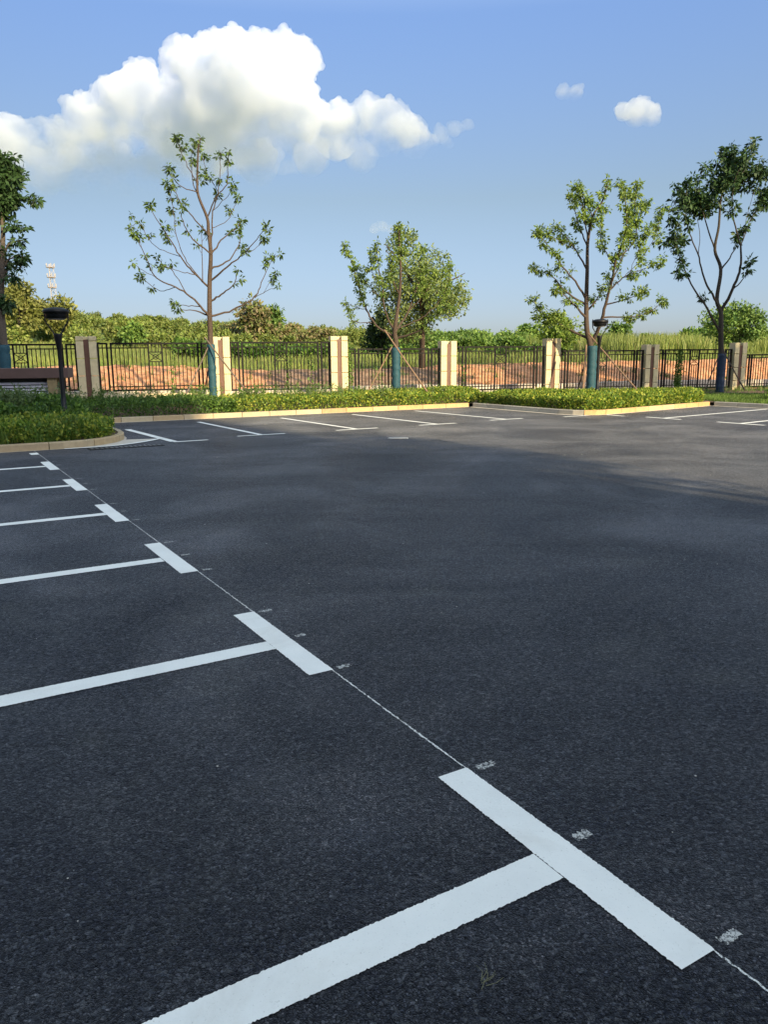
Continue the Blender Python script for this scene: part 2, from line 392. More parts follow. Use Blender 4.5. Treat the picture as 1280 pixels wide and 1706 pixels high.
def hero_tree(name, label, Y, off, sc, branches, r_base, bark, leafm, wrap=None, wrap_mat=None, cl_from=.45, cl_step=.33,
              per=13, size=.17, rad=.10, ground=.2, group=None, twigs=2, depth=.55, extra=None, droop=.35, seed=1, cl_prob=.9, leaf_aspect=.42, cat='tree', leads=0):
    """branches: polylines (start radius factor, points) in a sketch plane through the trunk, each given its own depth."""
    global rng
    rg = np.random.default_rng(seed); rng = np.random.default_rng(seed + 100)
    pxm = Y / F
    def W3(q, dy):
        p = at(off[0] + q[0] / sc, off[1] + q[1] / sc, Y + dy); return np.array(p)
    base = at(off[0] + branches[0][0][0] / sc, 660, Y); base.z = ground
    root = empty(name, base); tag(root, label, cat, group)
    mb = MB(); known = []           # (2d point, depth, radius)
    cl = []
    def emit(P3, r0, r1, sides):
        n = len(P3); rad_ = [r0 + (r1 - r0) * (i / (n - 1)) ** .8 for i in range(n)]
        mb.tube(P3, rad_, sides, False)
    for bi, br in enumerate(branches):
        pts = [np.array(p, float) for p in br]
        if bi == 0: d0, r0 = 0.0, r_base; slope = 0
        else:
            k = min(known, key=lambda e: np.hypot(*(e[0] - pts[0])))
            pts[0] = k[0].copy(); d0 = k[1]; r0 = min(k[2] * .55, .42 * r_base) if bi > leads else k[2] * .78
            slope = rg.uniform(-depth, depth)
            if abs(slope) < .15: slope += .3 * np.sign(slope + 1e-6)
        sm = catmull(pts, 5); L = [0]
        for a, b in zip(sm[:-1], sm[1:]): L.append(L[-1] + np.hypot(*(b - a)) / sc * pxm)
        tot = L[-1]; rend = .008 if bi else .02
        P3 = []
        for i, q in enumerate(sm):
            dy = d0 + slope * L[i] * .8 + .05 * math.sin(L[i] * 3 + bi)
            w = W3(q, dy)
            if bi: w += rg.normal(size=3) * .012
            P3.append(w)
            r = r0 + (rend - r0) * (L[i] / max(tot, 1e-6)) ** .8
            known.append((q, dy, r))
        emit(P3, r0, rend, 9 if bi == 0 else 6)
        P3 = np.array(P3)
        # clumps and twigs along the outer part
        s = tot * cl_from if bi else tot * .72
        while s < tot:
            i = min(len(L) - 2, max(0, np.searchsorted(L, s) - 1)); t = (s - L[i]) / max(1e-6, L[i + 1] - L[i])
            c = P3[i] + (P3[i + 1] - P3[i]) * min(1, max(0, t)); dr = P3[i + 1] - P3[i]; dr /= np.linalg.norm(dr) + 1e-9
            for _ in range(twigs):
                if rg.random() > cl_prob: continue
                v = rg.normal(size=3); v -= dr * v.dot(dr); v /= np.linalg.norm(v)
                v = v * .8 + dr * .6 + np.array([0, 0, .45]); v /= np.linalg.norm(v)
                ln = rg.uniform(.08, .34)
                e = c + v * ln; mb.tube([c, c + v * ln * .5 + np.array([0, 0, -.01]), e], [.007, .006, .004], 4, False)
                cl.append(e)
            s += cl_step * rg.uniform(.6, 1.4)
        cl.append(P3[-1]); 
    # root flare down to the ground
    b0 = W3(branches[0][0], 0)
    mb.tube([(b0[0], b0[1], ground - .15), (b0[0], b0[1], ground + .05), tuple(b0)], [r_base * 1.25, r_base * 1.08, r_base], 10, False)
    mb.build('trunk', bark, root, smooth=True)
    C = np.array(cl); C = np.concatenate([C, C[rng.random(len(C)) < .5] + rng.normal(size=(1, 3)) * .04])
    parts = [clumps(C, per, rad, size, droop, leaf_aspect)]
    if extra is not None:
        for (cx_, cy_, rx, ry, n_) in extra:
            c = W3((cx_, cy_), 0); rr = (rx / sc * pxm, rx / sc * pxm * .8, ry / sc * pxm)
            Q = crown_points(c, rr, n_, .2); parts.append(clumps(Q, 7, rad * .9, size, droop, leaf_aspect))
    v, f = merge(parts); mesh_obj('crown', v, f, leafm, root)
    if wrap:
        z0, z1 = at(0, wrap[1], Y).z, at(0, wrap[0], Y).z
        w = MB(); n = 26; pts = []; rr = []
        for i in range(n + 1):
            z = ground + (z1 - ground) * i / n
            pts.append((b0[0] + .006 * math.sin(i * 1.3), b0[1], z)); rr.append(r_base * 1.33 + .006 * math.sin(i * 2.1) + (.012 if i % 4 == 0 else 0))
        w.tube(pts, rr, 14); w.build('trunk_wrap', wrap_mat or WRAP, root, smooth=True)
    return root

def bg_tree(name, label, px, ybase, ytop, wpx, Y, leafm, n=900, size=.35, group=None, bark=BARKD, zg=None, cat='tree', squash=1.0, seed=0, cx=0):
    global rng
    rng = np.random.default_rng(seed + 500)
    b = at(px, ybase, Y); top = at(px + cx, ytop, Y)
    if zg is None: zg = terrain_z(b.x, b.y)
    b.z = zg
    H = top.z - zg; w = wpx / F * Y / 2
    root = empty(name, b); tag(root, label, cat, group)
    mb = MB(); cz = zg + H * .58; dx = top.x - b.x
    mb.tube([(b.x, b.y, zg - .3), (b.x + dx * .2, b.y, zg + H * .3), (b.x + dx * .6, b.y, zg + H * .75)], [H * .022, H * .017, H * .006], 7)
    for i in range(7):
        a = rng.uniform(0, 6.28); s = rng.uniform(.25, .5); e = np.array([math.cos(a) * w * .7, math.sin(a) * w * .7, H * rng.uniform(.15, .38)])
        p0 = np.array([b.x + dx * s * .8, b.y, zg + H * s]); mb.tube([p0, p0 + e * .5 + np.array([0, 0, .05 * H]), p0 + e], [H * .010, H * .006, H * .002], 5, False)
    mb.build('trunk', bark, root, smooth=True)
    Q = crown_points((b.x + dx * .6, b.y, zg + H * .60), (w * 1.05, w * .9, H * .44 * squash), n, .3)
    D = unit(rng.normal(size=(n, 3)) + (Q - np.array([b.x, b.y, cz])) * .4)
    v, f = clumps(Q, 5, size * .8, size, .15, .5)
    mesh_obj('crown', v, f, leafm, root)
    return root

# ------------------------------------------------------------------ lot geometry (metres; lane direction A, row direction B)
A = np.array([.511, -.859]); B = np.array([.859, .511])
def lin(p, a, b): return np.array(p) + A * a + B * b

# fence line
FPX = [(-75, 27.0), (150, 28.1), (370, 29.5), (565, 30.9), (745, 32.2), (917, 33.6), (1080, 35.1), (1225, 36.5), (1365, 38.0)]
FP = [at(x, 650, Y) for x, Y in FPX]
f0, f1 = np.array(FP[0])[:2], np.array(FP[-1])[:2]
fdir = (f1 - f0) / np.linalg.norm(f1 - f0); fnor = np.array([-fdir[1], fdir[0]])
frot = math.atan2(fdir[1], fdir[0])
def sdist(x, y): return (x - f0[0]) * fnor[0] + (y - f0[1]) * fnor[1]
def salong(x, y): return (x - f0[0]) * fdir[0] + (y - f0[1]) * fdir[1]
def sstep(a, b, x): t = np.clip((x - a) / (b - a), 0, 1); return t * t * (3 - 2 * t)
def vnoise(x, y, s, seed=0):
    return (np.sin(x * s + 1.3 * seed) * np.cos(y * s * 1.1 + seed) + .5 * np.sin(x * s * 2.3 + y * s * 1.7 + seed * 2) + .25 * np.sin(x * s * 4.9 - y * s * 5.3 + seed)) / 1.75
def terrain_z(x, y):
    x = np.asarray(x, float); y = np.asarray(y, float)
    t = sdist(x, y); u = salong(x, y)
    z = -.30 + .50 * sstep(-1.2, .2, t)
    # soil heaps along the fence; lower and greyer in the middle of the view
    top = 1.28 + .28 * sstep(11.5, 6, u) + .22 * sstep(19, 26, u) + .10 * sstep(33, 38, u)
    z = z + (top - .2) * sstep(3.0, 10.5, t + .5 * vnoise(x, y, .6, 1)) * (1 + .07 * vnoise(x, y, .8, 2))
    z = z + 1.15 * sstep(13, 60, t) + 1.4 * sstep(60, 180, t)
    z = z + (5.0 * sstep(35, 110, t)) * sstep(20, -45, x + .12 * (t - 60)) + .0006 * np.maximum(t - 200, 0)
    return z

# ------------------------------------------------------------------ terrain, one sheet to the horizon
def make_soil():
    m, t, p = mat('field_ground'); P = posn(t)
    at_ = N(t, 'ShaderNodeAttribute', attribute_name='zone'); sep = N(t, 'ShaderNodeSeparateColor'); t.links.new(at_.outputs['Color'], sep.inputs[0])
    n1 = noise(t, P, 2.2, 8, .72); n2 = noise(t, P, .35, 5, .6, .4)
    orange = ramp(t, n1, [(.25, (.36, .15, .07)), (.45, (.64, .30, .155)), (.62, (.76, .43, .25)), (.8, (.80, .55, .38))])
    brown = ramp(t, n1, [(.3, (.15, .10, .075)), (.5, (.27, .19, .14)), (.7, (.42, .31, .23))])
    grass = ramp(t, noise(t, P, .5, 7, .7), [(.3, (.10, .14, .04)), (.5, (.17, .21, .06)), (.7, (.26, .27, .10))])
    c = mixc(t, sep.outputs[0], brown, orange)
    m2 = N(t, 'ShaderNodeMath', operation='MULTIPLY_ADD'); m2.inputs[1].default_value = .8; t.links.new(n2, m2.inputs[0])
    s1 = N(t, 'ShaderNodeMath', operation='ADD'); s1.inputs[1].default_value = -.4; t.links.new(sep.outputs[1], s1.inputs[0]); t.links.new(s1.outputs[0], m2.inputs[2])
    k = ramp(t, m2.outputs[0], [(.42, (0, 0, 0)), (.58, (1, 1, 1))])
    c = mixc(t, k, c, grass)
    t.links.new(c, p.inputs['Base Color']); p.inputs['Roughness'].default_value = .95; p.inputs['Specular IOR Level'].default_value = .1
    b = bump(t, noise(t, P, 5, 8, .75), 1.0, .15, p)
    bump(t, noise(t, P, 26, 4, .7), .7, .04, p, b)
    return m
FIELD = make_soil()
def axis(lo, hi, fine_lo, fine_hi, fine, grow=1.16):
    a = list(np.arange(fine_lo, fine_hi + 1e-6, fine)); s = fine
    while a[-1] < hi: s *= grow; a.append(a[-1] + s)
    s = fine
    while a[0] > lo: s *= grow; a.insert(0, a[0] - s)
    return np.array(a)
us = axis(-2500, 2500, -8, 50, .22); ts = axis(-260, 5200, -1.5, 20, .22)
U, T = np.meshgrid(us, ts)
X = f0[0] + U * fdir[0] + T * fnor[0]; Yg = f0[1] + U * fdir[1] + T * fnor[1]
Z = terrain_z(X, Yg)
lump = np.zeros_like(Z)
for s_, a_ in ((1.4, .07), (3.1, .045), (6.3, .03)):
    lump += a_ * np.array([[mnoise.noise(Vector((x * s_, y * s_, 0.3))) for x, y in zip(rx, ry)] for rx, ry in zip(X, Yg)])
Z = Z + lump * sstep(3.2, 5, T) * (1 - .8 * sstep(14, 40, T))
nu, ntt = len(us), len(ts)
idx = np.arange(nu * ntt).reshape(ntt, nu)
Fq = np.stack([idx[:-1, :-1], idx[:-1, 1:], idx[1:, 1:], idx[1:, :-1]], -1).reshape(-1, 4)
ter = mesh_obj('ground', np.stack([X, Yg, Z], -1).reshape(-1, 3), Fq, FIELD, smooth=True); tag(ter, kind='structure')
ca = ter.data.color_attributes.new('zone', 'FLOAT_COLOR', 'POINT')
orangeness = np.clip(1 - .93 * sstep(11.0, 13.0, U + .8 * vnoise(X, Yg, .7, 5)) * sstep(22.5, 20.5, U + .8 * vnoise(X, Yg, .9, 3)) * sstep(9.9, 9.5, T * 0 + 9), 0, 1)
grassness = sstep(10.5, 12.5, T + .8 * vnoise(X, Yg, .9, 4))
colr = np.stack([orangeness, grassness, 0 * U, 1 + 0 * U], -1).astype(np.float32)
ca.data.foreach_set('color', colr.ravel())

# asphalt sheet
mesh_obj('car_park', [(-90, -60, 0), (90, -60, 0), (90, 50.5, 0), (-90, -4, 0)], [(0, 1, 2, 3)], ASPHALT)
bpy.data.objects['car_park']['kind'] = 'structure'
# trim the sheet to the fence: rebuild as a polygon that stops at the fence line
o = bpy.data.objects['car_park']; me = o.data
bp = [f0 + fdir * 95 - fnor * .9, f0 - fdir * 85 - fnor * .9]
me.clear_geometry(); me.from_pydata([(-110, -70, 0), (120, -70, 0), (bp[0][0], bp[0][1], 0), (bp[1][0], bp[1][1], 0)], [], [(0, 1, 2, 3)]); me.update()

# ------------------------------------------------------------------ kerbs and beds
def kerb_run(name, pts, matl, width=.13, height=.15, block=.95, closed=False, gutter=.14, gmat=CONC):
    """pts: front (road side) face; bed lies to the left of the direction of travel."""
    P = [np.array(p, float) for p in pts]
    seg = [np.linalg.norm(b - a) for a, b in zip(P[:-1], P[1:])]; cum = np.concatenate([[0], np.cumsum(seg)])
    def pt(s):
        i = min(len(seg) - 1, max(0, np.searchsorted(cum, s, side='right') - 1)); t = (s - cum[i]) / seg[i]
        return P[i] + (P[i + 1] - P[i]) * t
    tot = cum[-1]; n = max(1, round(tot / block)); mb = MB(); br = [cum[i] for i in range(1, len(cum) - 1)]
    for k in range(n):
        a, b = tot * k / n + .008, tot * (k + 1) / n - .008
        ss = [a] + [x for x in br if a + .02 < x < b - .02] + [b]
        rows = []
        for s in ss:
            q = pt(s); d = pt(min(tot, s + .02)) - pt(max(0, s - .02)); d /= np.linalg.norm(d); nl = np.array([-d[1], d[0]])
            hj = 0
            prof = [(0, -.05), (0, height - .02), (.02, height + hj), (width, height + hj), (width, -.05)]
            rows.append([(q[0] + nl[0] * w, q[1] + nl[1] * w, z) for w, z in prof])
        st = len(mb.v)
        for r_ in rows: mb.v += r_
        m_ = 5
        for i in range(len(rows) - 1):
            for j in range(m_):
                j2 = (j + 1) % m_
                mb.f.append((st + i * m_ + j, st + (i + 1) * m_ + j, st + (i + 1) * m_ + j2, st + i * m_ + j2))
        mb.f.append(tuple(st + j for j in range(m_))); e = st + (len(rows) - 1) * m_; mb.f.append(tuple(e + j for j in range(m_ - 1, -1, -1)))
    ko = mb.build(name, matl); tag(ko, kind='structure')
    if gutter:
        g = MB(); ss = np.linspace(0, tot, int(tot / .5) + 2); rows = []
        for s in sorted(set(list(ss) + br)):
            q = pt(s); d = pt(min(tot, s + .02)) - pt(max(0, s - .02)); d /= np.linalg.norm(d); nl = np.array([-d[1], d[0]])
            rows.append((q + nl * -.001, q - nl * gutter))
        for (a, b), (c, d) in zip(rows[:-1], rows[1:]): g.quad([(b[0], b[1], .007), (d[0], d[1], .007), (c[0], c[1], .007), (a[0], a[1], .007)])
        tag(g.build('gutter', gmat), kind='structure')
    return ko
# island on the left: front edge along B, rounded end, side back along -A
isl = [np.array((-6.55, 15.70)) - B * 30, np.array((-6.55, 15.70)), (-6.18, 16.05), (-5.98, 16.45), (-5.87, 16.95), (-5.90, 17.45), (-6.05, 17.95), np.array((-6.30, 18.5)), np.array((-6.30, 18.5)) - A * 4.3]
corner = np.array((-6.30, 18.5)) - A * 4.3
farend = np.array((3.20, 28.85))
kerb_run('kerb', isl, KERB, gutter=.05)
km = corner + (farend - corner) * .62
kerb_run('kerb', [corner, km], KERB)
kerb_run('kerb', [km, farend], KERB_LIT)
c2 = np.array((6.00, 24.05))
kerb_run('kerb', [farend + np.array((.14, -.02)), (5.62, 24.62), (5.95, 24.22), (6.25, 24.05)], KERB_SHADE, gutter=.20)
kerb_run('kerb', [(6.26, 24.05), (6.62, 24.02), (7.1, 24.3), (11.95, 28.3)], KERB_LIT, block=.8)
kerb_run('kerb', [(12.08, 28.25), np.array((12.08, 28.25)) + A * 3.2, np.array((12.08, 28.25)) + A * 3.2 + B * 12], KERB_SHADE, gutter=.20)

# planting bed surface: polygon just inside the kerbs, up to the fence
inb = lambda p, q: np.array(p) + np.array(q)
bed_poly = [np.array((-6.6, 15.85)) - B * 30, (-6.62, 15.88), (-6.30, 16.12), (-6.12, 16.5), (-6.02, 16.95), (-6.05, 17.45), (-6.2, 17.95), (-6.44, 18.45), corner + np.array((-.12, .1)),
            farend + np.array((-.02, .16)), (3.3, 28.98), (5.75, 24.75), (6.3, 24.18), (6.55, 24.16), (7.0, 24.4), (11.9, 28.5), (12.15, 28.5), np.array((12.2, 28.33)) + A * 3.2, np.array((12.2, 28.33)) + A * 3.2 + B * 12,
            f0 + fdir * 70 - fnor * .0, f0 - fdir * 40 - fnor * .0]
bed_poly = [np.array(p, float) for p in bed_poly]
def inside(poly, P):
    P = np.asarray(P); x, y = P[:, 0], P[:, 1]; r = np.zeros(len(P), bool); n = len(poly)
    for i in range(n):
        (x1, y1), (x2, y2) = poly[i], poly[(i + 1) % n]
        c = ((y1 > y) != (y2 > y)) & (x < (x2 - x1) * (y - y1) / (y2 - y1 + 1e-12) + x1); r ^= c
    return r
def edge_dist(poly, P):
    P = np.asarray(P)[:, :2]; d = np.full(len(P), 1e9); n = len(poly)
    for i in range(n):
        a, b = np.array(poly[i]), np.array(poly[(i + 1) % n]); ab = b - a
        t = np.clip(((P - a) @ ab) / (ab @ ab + 1e-12), 0, 1); d = np.minimum(d, np.linalg.norm(P - (a + t[:, None] * ab), axis=1))
    return d
def bed_z(P):
    P = np.asarray(P, float).reshape(-1, np.asarray(P).shape[-1]); t = sdist(P[:, 0], P[:, 1])
    return .115 + .13 * sstep(-4, 0, t)
def sample(poly, n):
    poly = np.array(poly); lo, hi = poly.min(0), poly.max(0); out = []
    c = 0
    while c < n:
        Q = rng.uniform(lo, hi, (n * 3, 2)); Q = Q[inside(poly, Q)]; out.append(Q); c += len(Q)
    return np.concatenate(out)[:n]
from mathutils.geometry import delaunay_2d_cdt
_q = np.array([p for p in bed_poly]); _g = sample(bed_poly, 1500); _g = _g[edge_dist(bed_poly, _g) > .15]
_v, _e, _f, *_ = delaunay_2d_cdt([Vector(p) for p in np.concatenate([_q, _g])], [(i, (i + 1) % len(_q)) for i in range(len(_q))], [], 0, 1e-5)
_v = np.array([v[:] for v in _v]); _c = np.array([_v[list(f)].mean(0) for f in _f]); _k = inside(bed_poly, _c)
me = bpy.data.meshes.new('planting_bed'); me.from_pydata(np.column_stack([_v, bed_z(_v)]).tolist(), [], [tuple(f) for f, k in zip(_f, _k) if k]); me.materials.append(BEDSOIL)
o = bpy.data.objects.new('planting_bed', me); COL.objects.link(o); tag(o, kind='structure')

# ------------------------------------------------------------------ painted markings
def ragged(mb, a, b, w, z, jit=.002, step=.012, ends=True, side=0):
    """strip from a to b of width w with slightly uneven edges."""
    a, b = np.array(a, float), np.array(b, float); L = np.linalg.norm(b - a); d = (b - a) / L; n_ = np.array([-d[1], d[0]])
    k = max(2, int(L / step)); st = len(mb.v)
    e1 = rng.normal(size=k + 1) * jit; e2 = rng.normal(size=k + 1) * jit
    for i in range(k + 1):
        p = a + d * L * i / k
        if i in (0, k): p = p + d * rng.normal() * jit
        q1 = p + n_ * (w / 2 + e1[i]); q2 = p - n_ * (w / 2 + e2[i])
        mb.v += [(q1[0], q1[1], z), (q2[0], q2[1], z)]
    for i in range(k): mb.f.append((st + 2 * i, st + 2 * i + 1, st + 2 * i + 3, st + 2 * i + 2))
def marking(label, c, adir, bdir, barL=1.22, w=.15, lineL=5.1, ticks=None, group=None, jit=.0015, z=.0045, doff=0):
    """T-shaped bay marking: crossbar along adir centred at c, divider running off along bdir."""
    root = empty('bay_marking', (c[0], c[1], 0)); step = .006 if c[1] < 8 else .03; tag(root, label, 'bay marking', group)
    m1 = MB(); ragged(m1, c - adir * barL / 2, c + adir * barL / 2, w, z, jit, step); m1.build('crossbar', PAINT, root)
    if lineL:
        m2 = MB(); ragged(m2, c + adir * doff + bdir * (w / 2 + .004), c + adir * doff + bdir * lineL, w, z, jit, step); m2.build('divider_line', PAINT, root)
    if ticks:
        for s, L_ in ticks:
            m3 = MB(); p = c + adir * s - bdir * (w / 2 + .035); ragged(m3, p, p - bdir * L_, .038, z, .004, .005); m3.build('tick_mark', CHALK, root)
    return root
J0 = np.array((.592, 2.465))           # crossbar centre of the nearest T
names = ['large T-shaped white bay marking nearest the camera at the lower right', 'second nearest white T-shaped bay marking in the left row', 'third nearest white T-shaped bay marking in the left row',
         'fourth white T-shaped bay marking in the left row', 'fifth white T-shaped bay marking in the left row, with a small crossbar', 'sixth and smallest full T-shaped marking of the left row, nearest the island kerb']
for k in range(6):
    c = J0 - A * 2.475 * k
    marking(names[k], c, A, -B, lineL=5.3, doff=.065, ticks=[(-.58, .09), (.0, .075), (.60, .085)], group='bay markings of the left row')
c = J0 - A * 2.475 * 6
marking('short cut-off white bar touching the island kerb at the end of the left row', c + A * .42, A, -B, barL=.34, lineL=0, group='bay markings of the left row')
gl = MB()
p0 = J0 + B * .0705; ragged(gl, p0 + A * 3, p0 - A * 15.3, .008, .0022, .0018, .015)
tag(gl.build('guide_line', CHALKLINE), 'thin chalk guide line running past the crossbars of the left row', 'guide line')
# row along the far kerb
fc = [np.array((-2.92, 18.42)), np.array((-.67, 19.75)), np.array((1.49, 21.08)), np.array((3.62, 22.62))]
fl = ['white T-shaped far-row bay marking below the tall tree, leftmost full one', 'white T-shaped far-row bay marking in front of the lone sunlit pillar',
      'third white T-shaped bay marking of the far row, beyond the litter', 'fourth white T-shaped bay marking of the far row, beside the bed corner']
for c, l in zip(fc, fl): marking(l, c, B, -A, lineL=4.9, group='bay markings of the far row', w=.13)
c = np.array((-5.15, 17.05))
m = empty('bay_marking', (c[0], c[1], 0)); tag(m, 'white bay line with half crossbar beside the rounded island end', 'bay marking', 'bay markings of the far row')
mm = MB(); ragged(mm, (-6.70, 20.15), (-4.62, 16.93), .17, .012); mm.build('divider_line', PAINT, m)
mm = MB(); ragged(mm, (-4.62, 16.88), np.array((-4.62, 16.88)) + B * .78, .13, .008); mm.build('crossbar', PAINT, m)
# curved line round the island nose
mm = MB(); arc = [np.array((-6.55, 15.70)) + (A * .1), (-5.95, 15.95), (-5.55, 16.35), (-5.28, 16.95), (-5.12, 17.65)]
arc = catmull(arc, 8)
nose = MB()
for a, b in zip(arc[:-1], arc[1:]): ragged(mm, a, b, .12, .016, 0, .2)
tag(mm.build('edge_line', PAINT), 'curved white line sweeping round the island nose', 'edge line')
isl_s = catmull([np.array((-6.55, 15.70)), (-6.18, 16.05), (-5.98, 16.45), (-5.87, 16.95), (-5.90, 17.45)], 8)
for i in range(len(isl_s) - 1):
    a, b = isl_s[i], isl_s[i + 1]; ja, jb = i / (len(isl_s) - 1) * (len(arc) - 1), (i + 1) / (len(isl_s) - 1) * (len(arc) - 1)
    A1 = arc[int(ja)] * (1 - ja % 1) + arc[min(len(arc) - 1, int(ja) + 1)] * (ja % 1); B1 = arc[int(jb)] * (1 - jb % 1) + arc[min(len(arc) - 1, int(jb) + 1)] * (jb % 1)
    nose.quad([(a[0], a[1], .011), (A1[0], A1[1], .011), (B1[0], B1[1], .011), (b[0], b[1], .011)])
tag(nose.build('concrete_apron', CONC), kind='structure')
# far right bays
marking('short white T-shaped marking squeezed against the bulging kerb', np.array((6.02, 23.72)), B, -A, barL=1.25, lineL=0, group='bay markings of the far row', w=.13)
marking('small white bar at the foot of the sunlit orange kerb', np.array((7.1, 23.85)), A, B, barL=.9, lineL=0, group='bay markings of the right row', w=.13)
marking('white T-shaped marking at right, its line running to the bed corner', np.array((8.17, 22.50)), A, np.array((.80, .60)), barL=1.25, lineL=6, group='bay markings of the right row', w=.13)
marking('white T-shaped bay marking cut by the right edge of the picture', np.array((9.47, 20.42)), A, np.array((.80, .60)), barL=1.4, lineL=6, group='bay markings of the right row', w=.13)

# drain grating beside the nose
g = MB()
gc = np.array((-5.35, 15.95))
gr = empty('drain_grate', (gc[0], gc[1], 0), math.atan2(B[1], B[0])); tag(gr, 'slotted drain grate in the asphalt beside the island nose', 'drain grate')
fr = MB(); fr.box((0, 0, .004), (1.5, .34, .012)); fr.build('frame', METAL, gr, local=True)
sl = MB()
for i in range(15): sl.box((-.68 + i * .097, 0, .013), (.05, .24, .006))
sl.build('bars', simple('worn_steel', (.12, .12, .12), .5, .3), gr, local=True)

# litter and a dry weed on the asphalt
lp = at(663, 731.5, 17.2); ln_ = MB()
pts = [(-.21, 0), (-.2, .05), (0, .07), (.2, .06), (.23, .02), (.2, -.03), (-.02, -.035), (-.18, -.03)]
ln_.f.append(tuple(range(8))); ln_.v += [(x, y, .03) for x, y in pts]
ln_.v += [(x * 1.05, y * 1.1, .003) for x, y in pts]
for i in range(8): j = (i + 1) % 8; ln_.f.append((i, i + 8, j + 8, j))
lr = ln_.build('litter', simple('white_paper', (.5, .49, .46), .7, nscale=20, namt=.1)); lr.location = (.32, 17.15, .004); tag(lr, 'flat white scrap of litter lying on the open asphalt', 'litter')
gp = np.array(at(805, 1640, 1.0)); d = ray(805, 1640); d = d * (CH / -d.z); tw = MB()
for i in range(7):
    a = rng.uniform(-.9, .9) + .6; L_ = rng.uniform(.03, .07); q = np.array([d.x, d.y, .006]) + np.array([rng.normal() * .008, rng.normal() * .008, 0])
    tw.tube([q, q + np.array([math.cos(a) * L_ * .5, math.sin(a) * L_ * .5, .008]), q + np.array([math.cos(a + .4) * L_, math.sin(a + .4) * L_, .003])], [.0011, .0009, .0005], 4)
tag(tw.build('dry_weed', simple('straw', (.16, .16, .09), .8)), 'tiny dry weed sprig on the asphalt at the bottom edge', 'weed')
peb = MB()
for k in range(90):
    y_ = rng.uniform(1.5, 26) if k < 90 else rng.uniform(1.4, 6); x_ = rng.uniform(-.5, .5) * y_; s_ = rng.uniform(.002, .0045) * (1 + y_ * .12)
    if inside(bed_poly, np.array([[x_, y_]]))[0]: continue
    pts8 = [(x_ + s_ * a_, y_ + s_ * b_, s_ * c_ * .6 + .002) for a_, b_, c_ in [(1, 0, 0), (0, 1, .2), (-1, .1, 0), (0, -1, 0), (.1, 0, 1)]]
    n0 = len(peb.v); peb.v += pts8; peb.f += [(n0, n0 + 1, n0 + 4), (n0 + 1, n0 + 2, n0 + 4), (n0 + 2, n0 + 3, n0 + 4), (n0 + 3, n0, n0 + 4)]
tag(peb.build('grit', simple('pale_grit', (.5, .49, .46), .8)), 'scattered pale grit on the asphalt', 'grit', kind='stuff')

# ------------------------------------------------------------------ fence: pillars, low wall, panels
PTOP = [560, 560, 561, 560, 568, 564, 574, 571, 578]
plab = ['stone gate-style pillar at the far left hidden behind the roadside tree', 'shaded stone pillar behind the left lamp post', 'sunlit stone pillar half hidden by the teal-wrapped trunk of the tall tree',
        'sunlit stone pillar standing alone left of the second tree', 'sunlit stone pillar with leaf shadows right of the second tree', 'sunlit stone pillar just left of the small lamp post',
        'grey shaded stone pillar between the small lamp and the right-hand tree', 'grey shaded stone pillar touching the right-hand tree', 'stone pillar beyond the right edge']
PW, PD = .68, .40
for i, ((px, Y), pt_) in enumerate(zip(FPX, PTOP)):
    if i in (0, 8): pass
    ztop = at(px, pt_, Y).z; p = FP[i]
    root = empty('stone_pillar', (p.x, p.y, .05), frot); tag(root, plab[i], 'pillar', 'stone pillars of the fence')
    H = ztop - .05
    for sx in (-1, 1):
        mb = MB(); z = 0; hs = [.70, .62, .62, .62, .62]; zs = [0]
        while zs[-1] < H - .05: zs.append(min(H, zs[-1] + .61))
        if zs[-1] - zs[-2] < .18: zs.pop(-2)
        for za, zb in zip(zs[:-1], zs[1:]): mb.box((sx * (PW / 2 - .125), 0, (za + zb) / 2), (.25, PD, zb - za - .022), 0, .008)
        mb.build('column', STONE, root, local=True)
    mb = MB(); mb.box((0, .01, (H - .13) / 2), (.182, PD - .06, H - .13)); mb.build('brown_inlay', BROWN, root, local=True)
    mb = MB(); mb.box((0, .09, H / 2 - .01), (.182, PD - .20, H - .02)); mb.build('core', STONE, root, local=True)
PAN = [(573, 653), (571, 651), (569.5, 650), (580.5, 656), (577, 650), (583.5, 652), (582, 650), (590, 657)]
wl = ['low rendered plinth wall under the leftmost fence bay', 'low plinth wall between the lamp post and the tall tree', 'sunlit cream plinth wall in the middle, under the reddish field bay', 'plinth wall under the second tree bay',
      'plinth wall right of the second tree', 'plinth wall behind the small lamp post', 'plinth wall between the two grey pillars', 'plinth wall at the right edge']
pl_ = ['black steel fence panel behind the brown-roofed vent housing', 'black steel fence panel before the bright orange soil heap at left', 'black steel fence panel before the brown ploughed ground in the middle',
       'black steel fence panel crossed by the second tree trunk', 'black steel fence panel right of the second tree', 'black steel fence panel behind the third tree and small lamp', 'black steel fence panel with a climbing vine between the grey pillars',
       'black steel fence panel cut by the right edge']
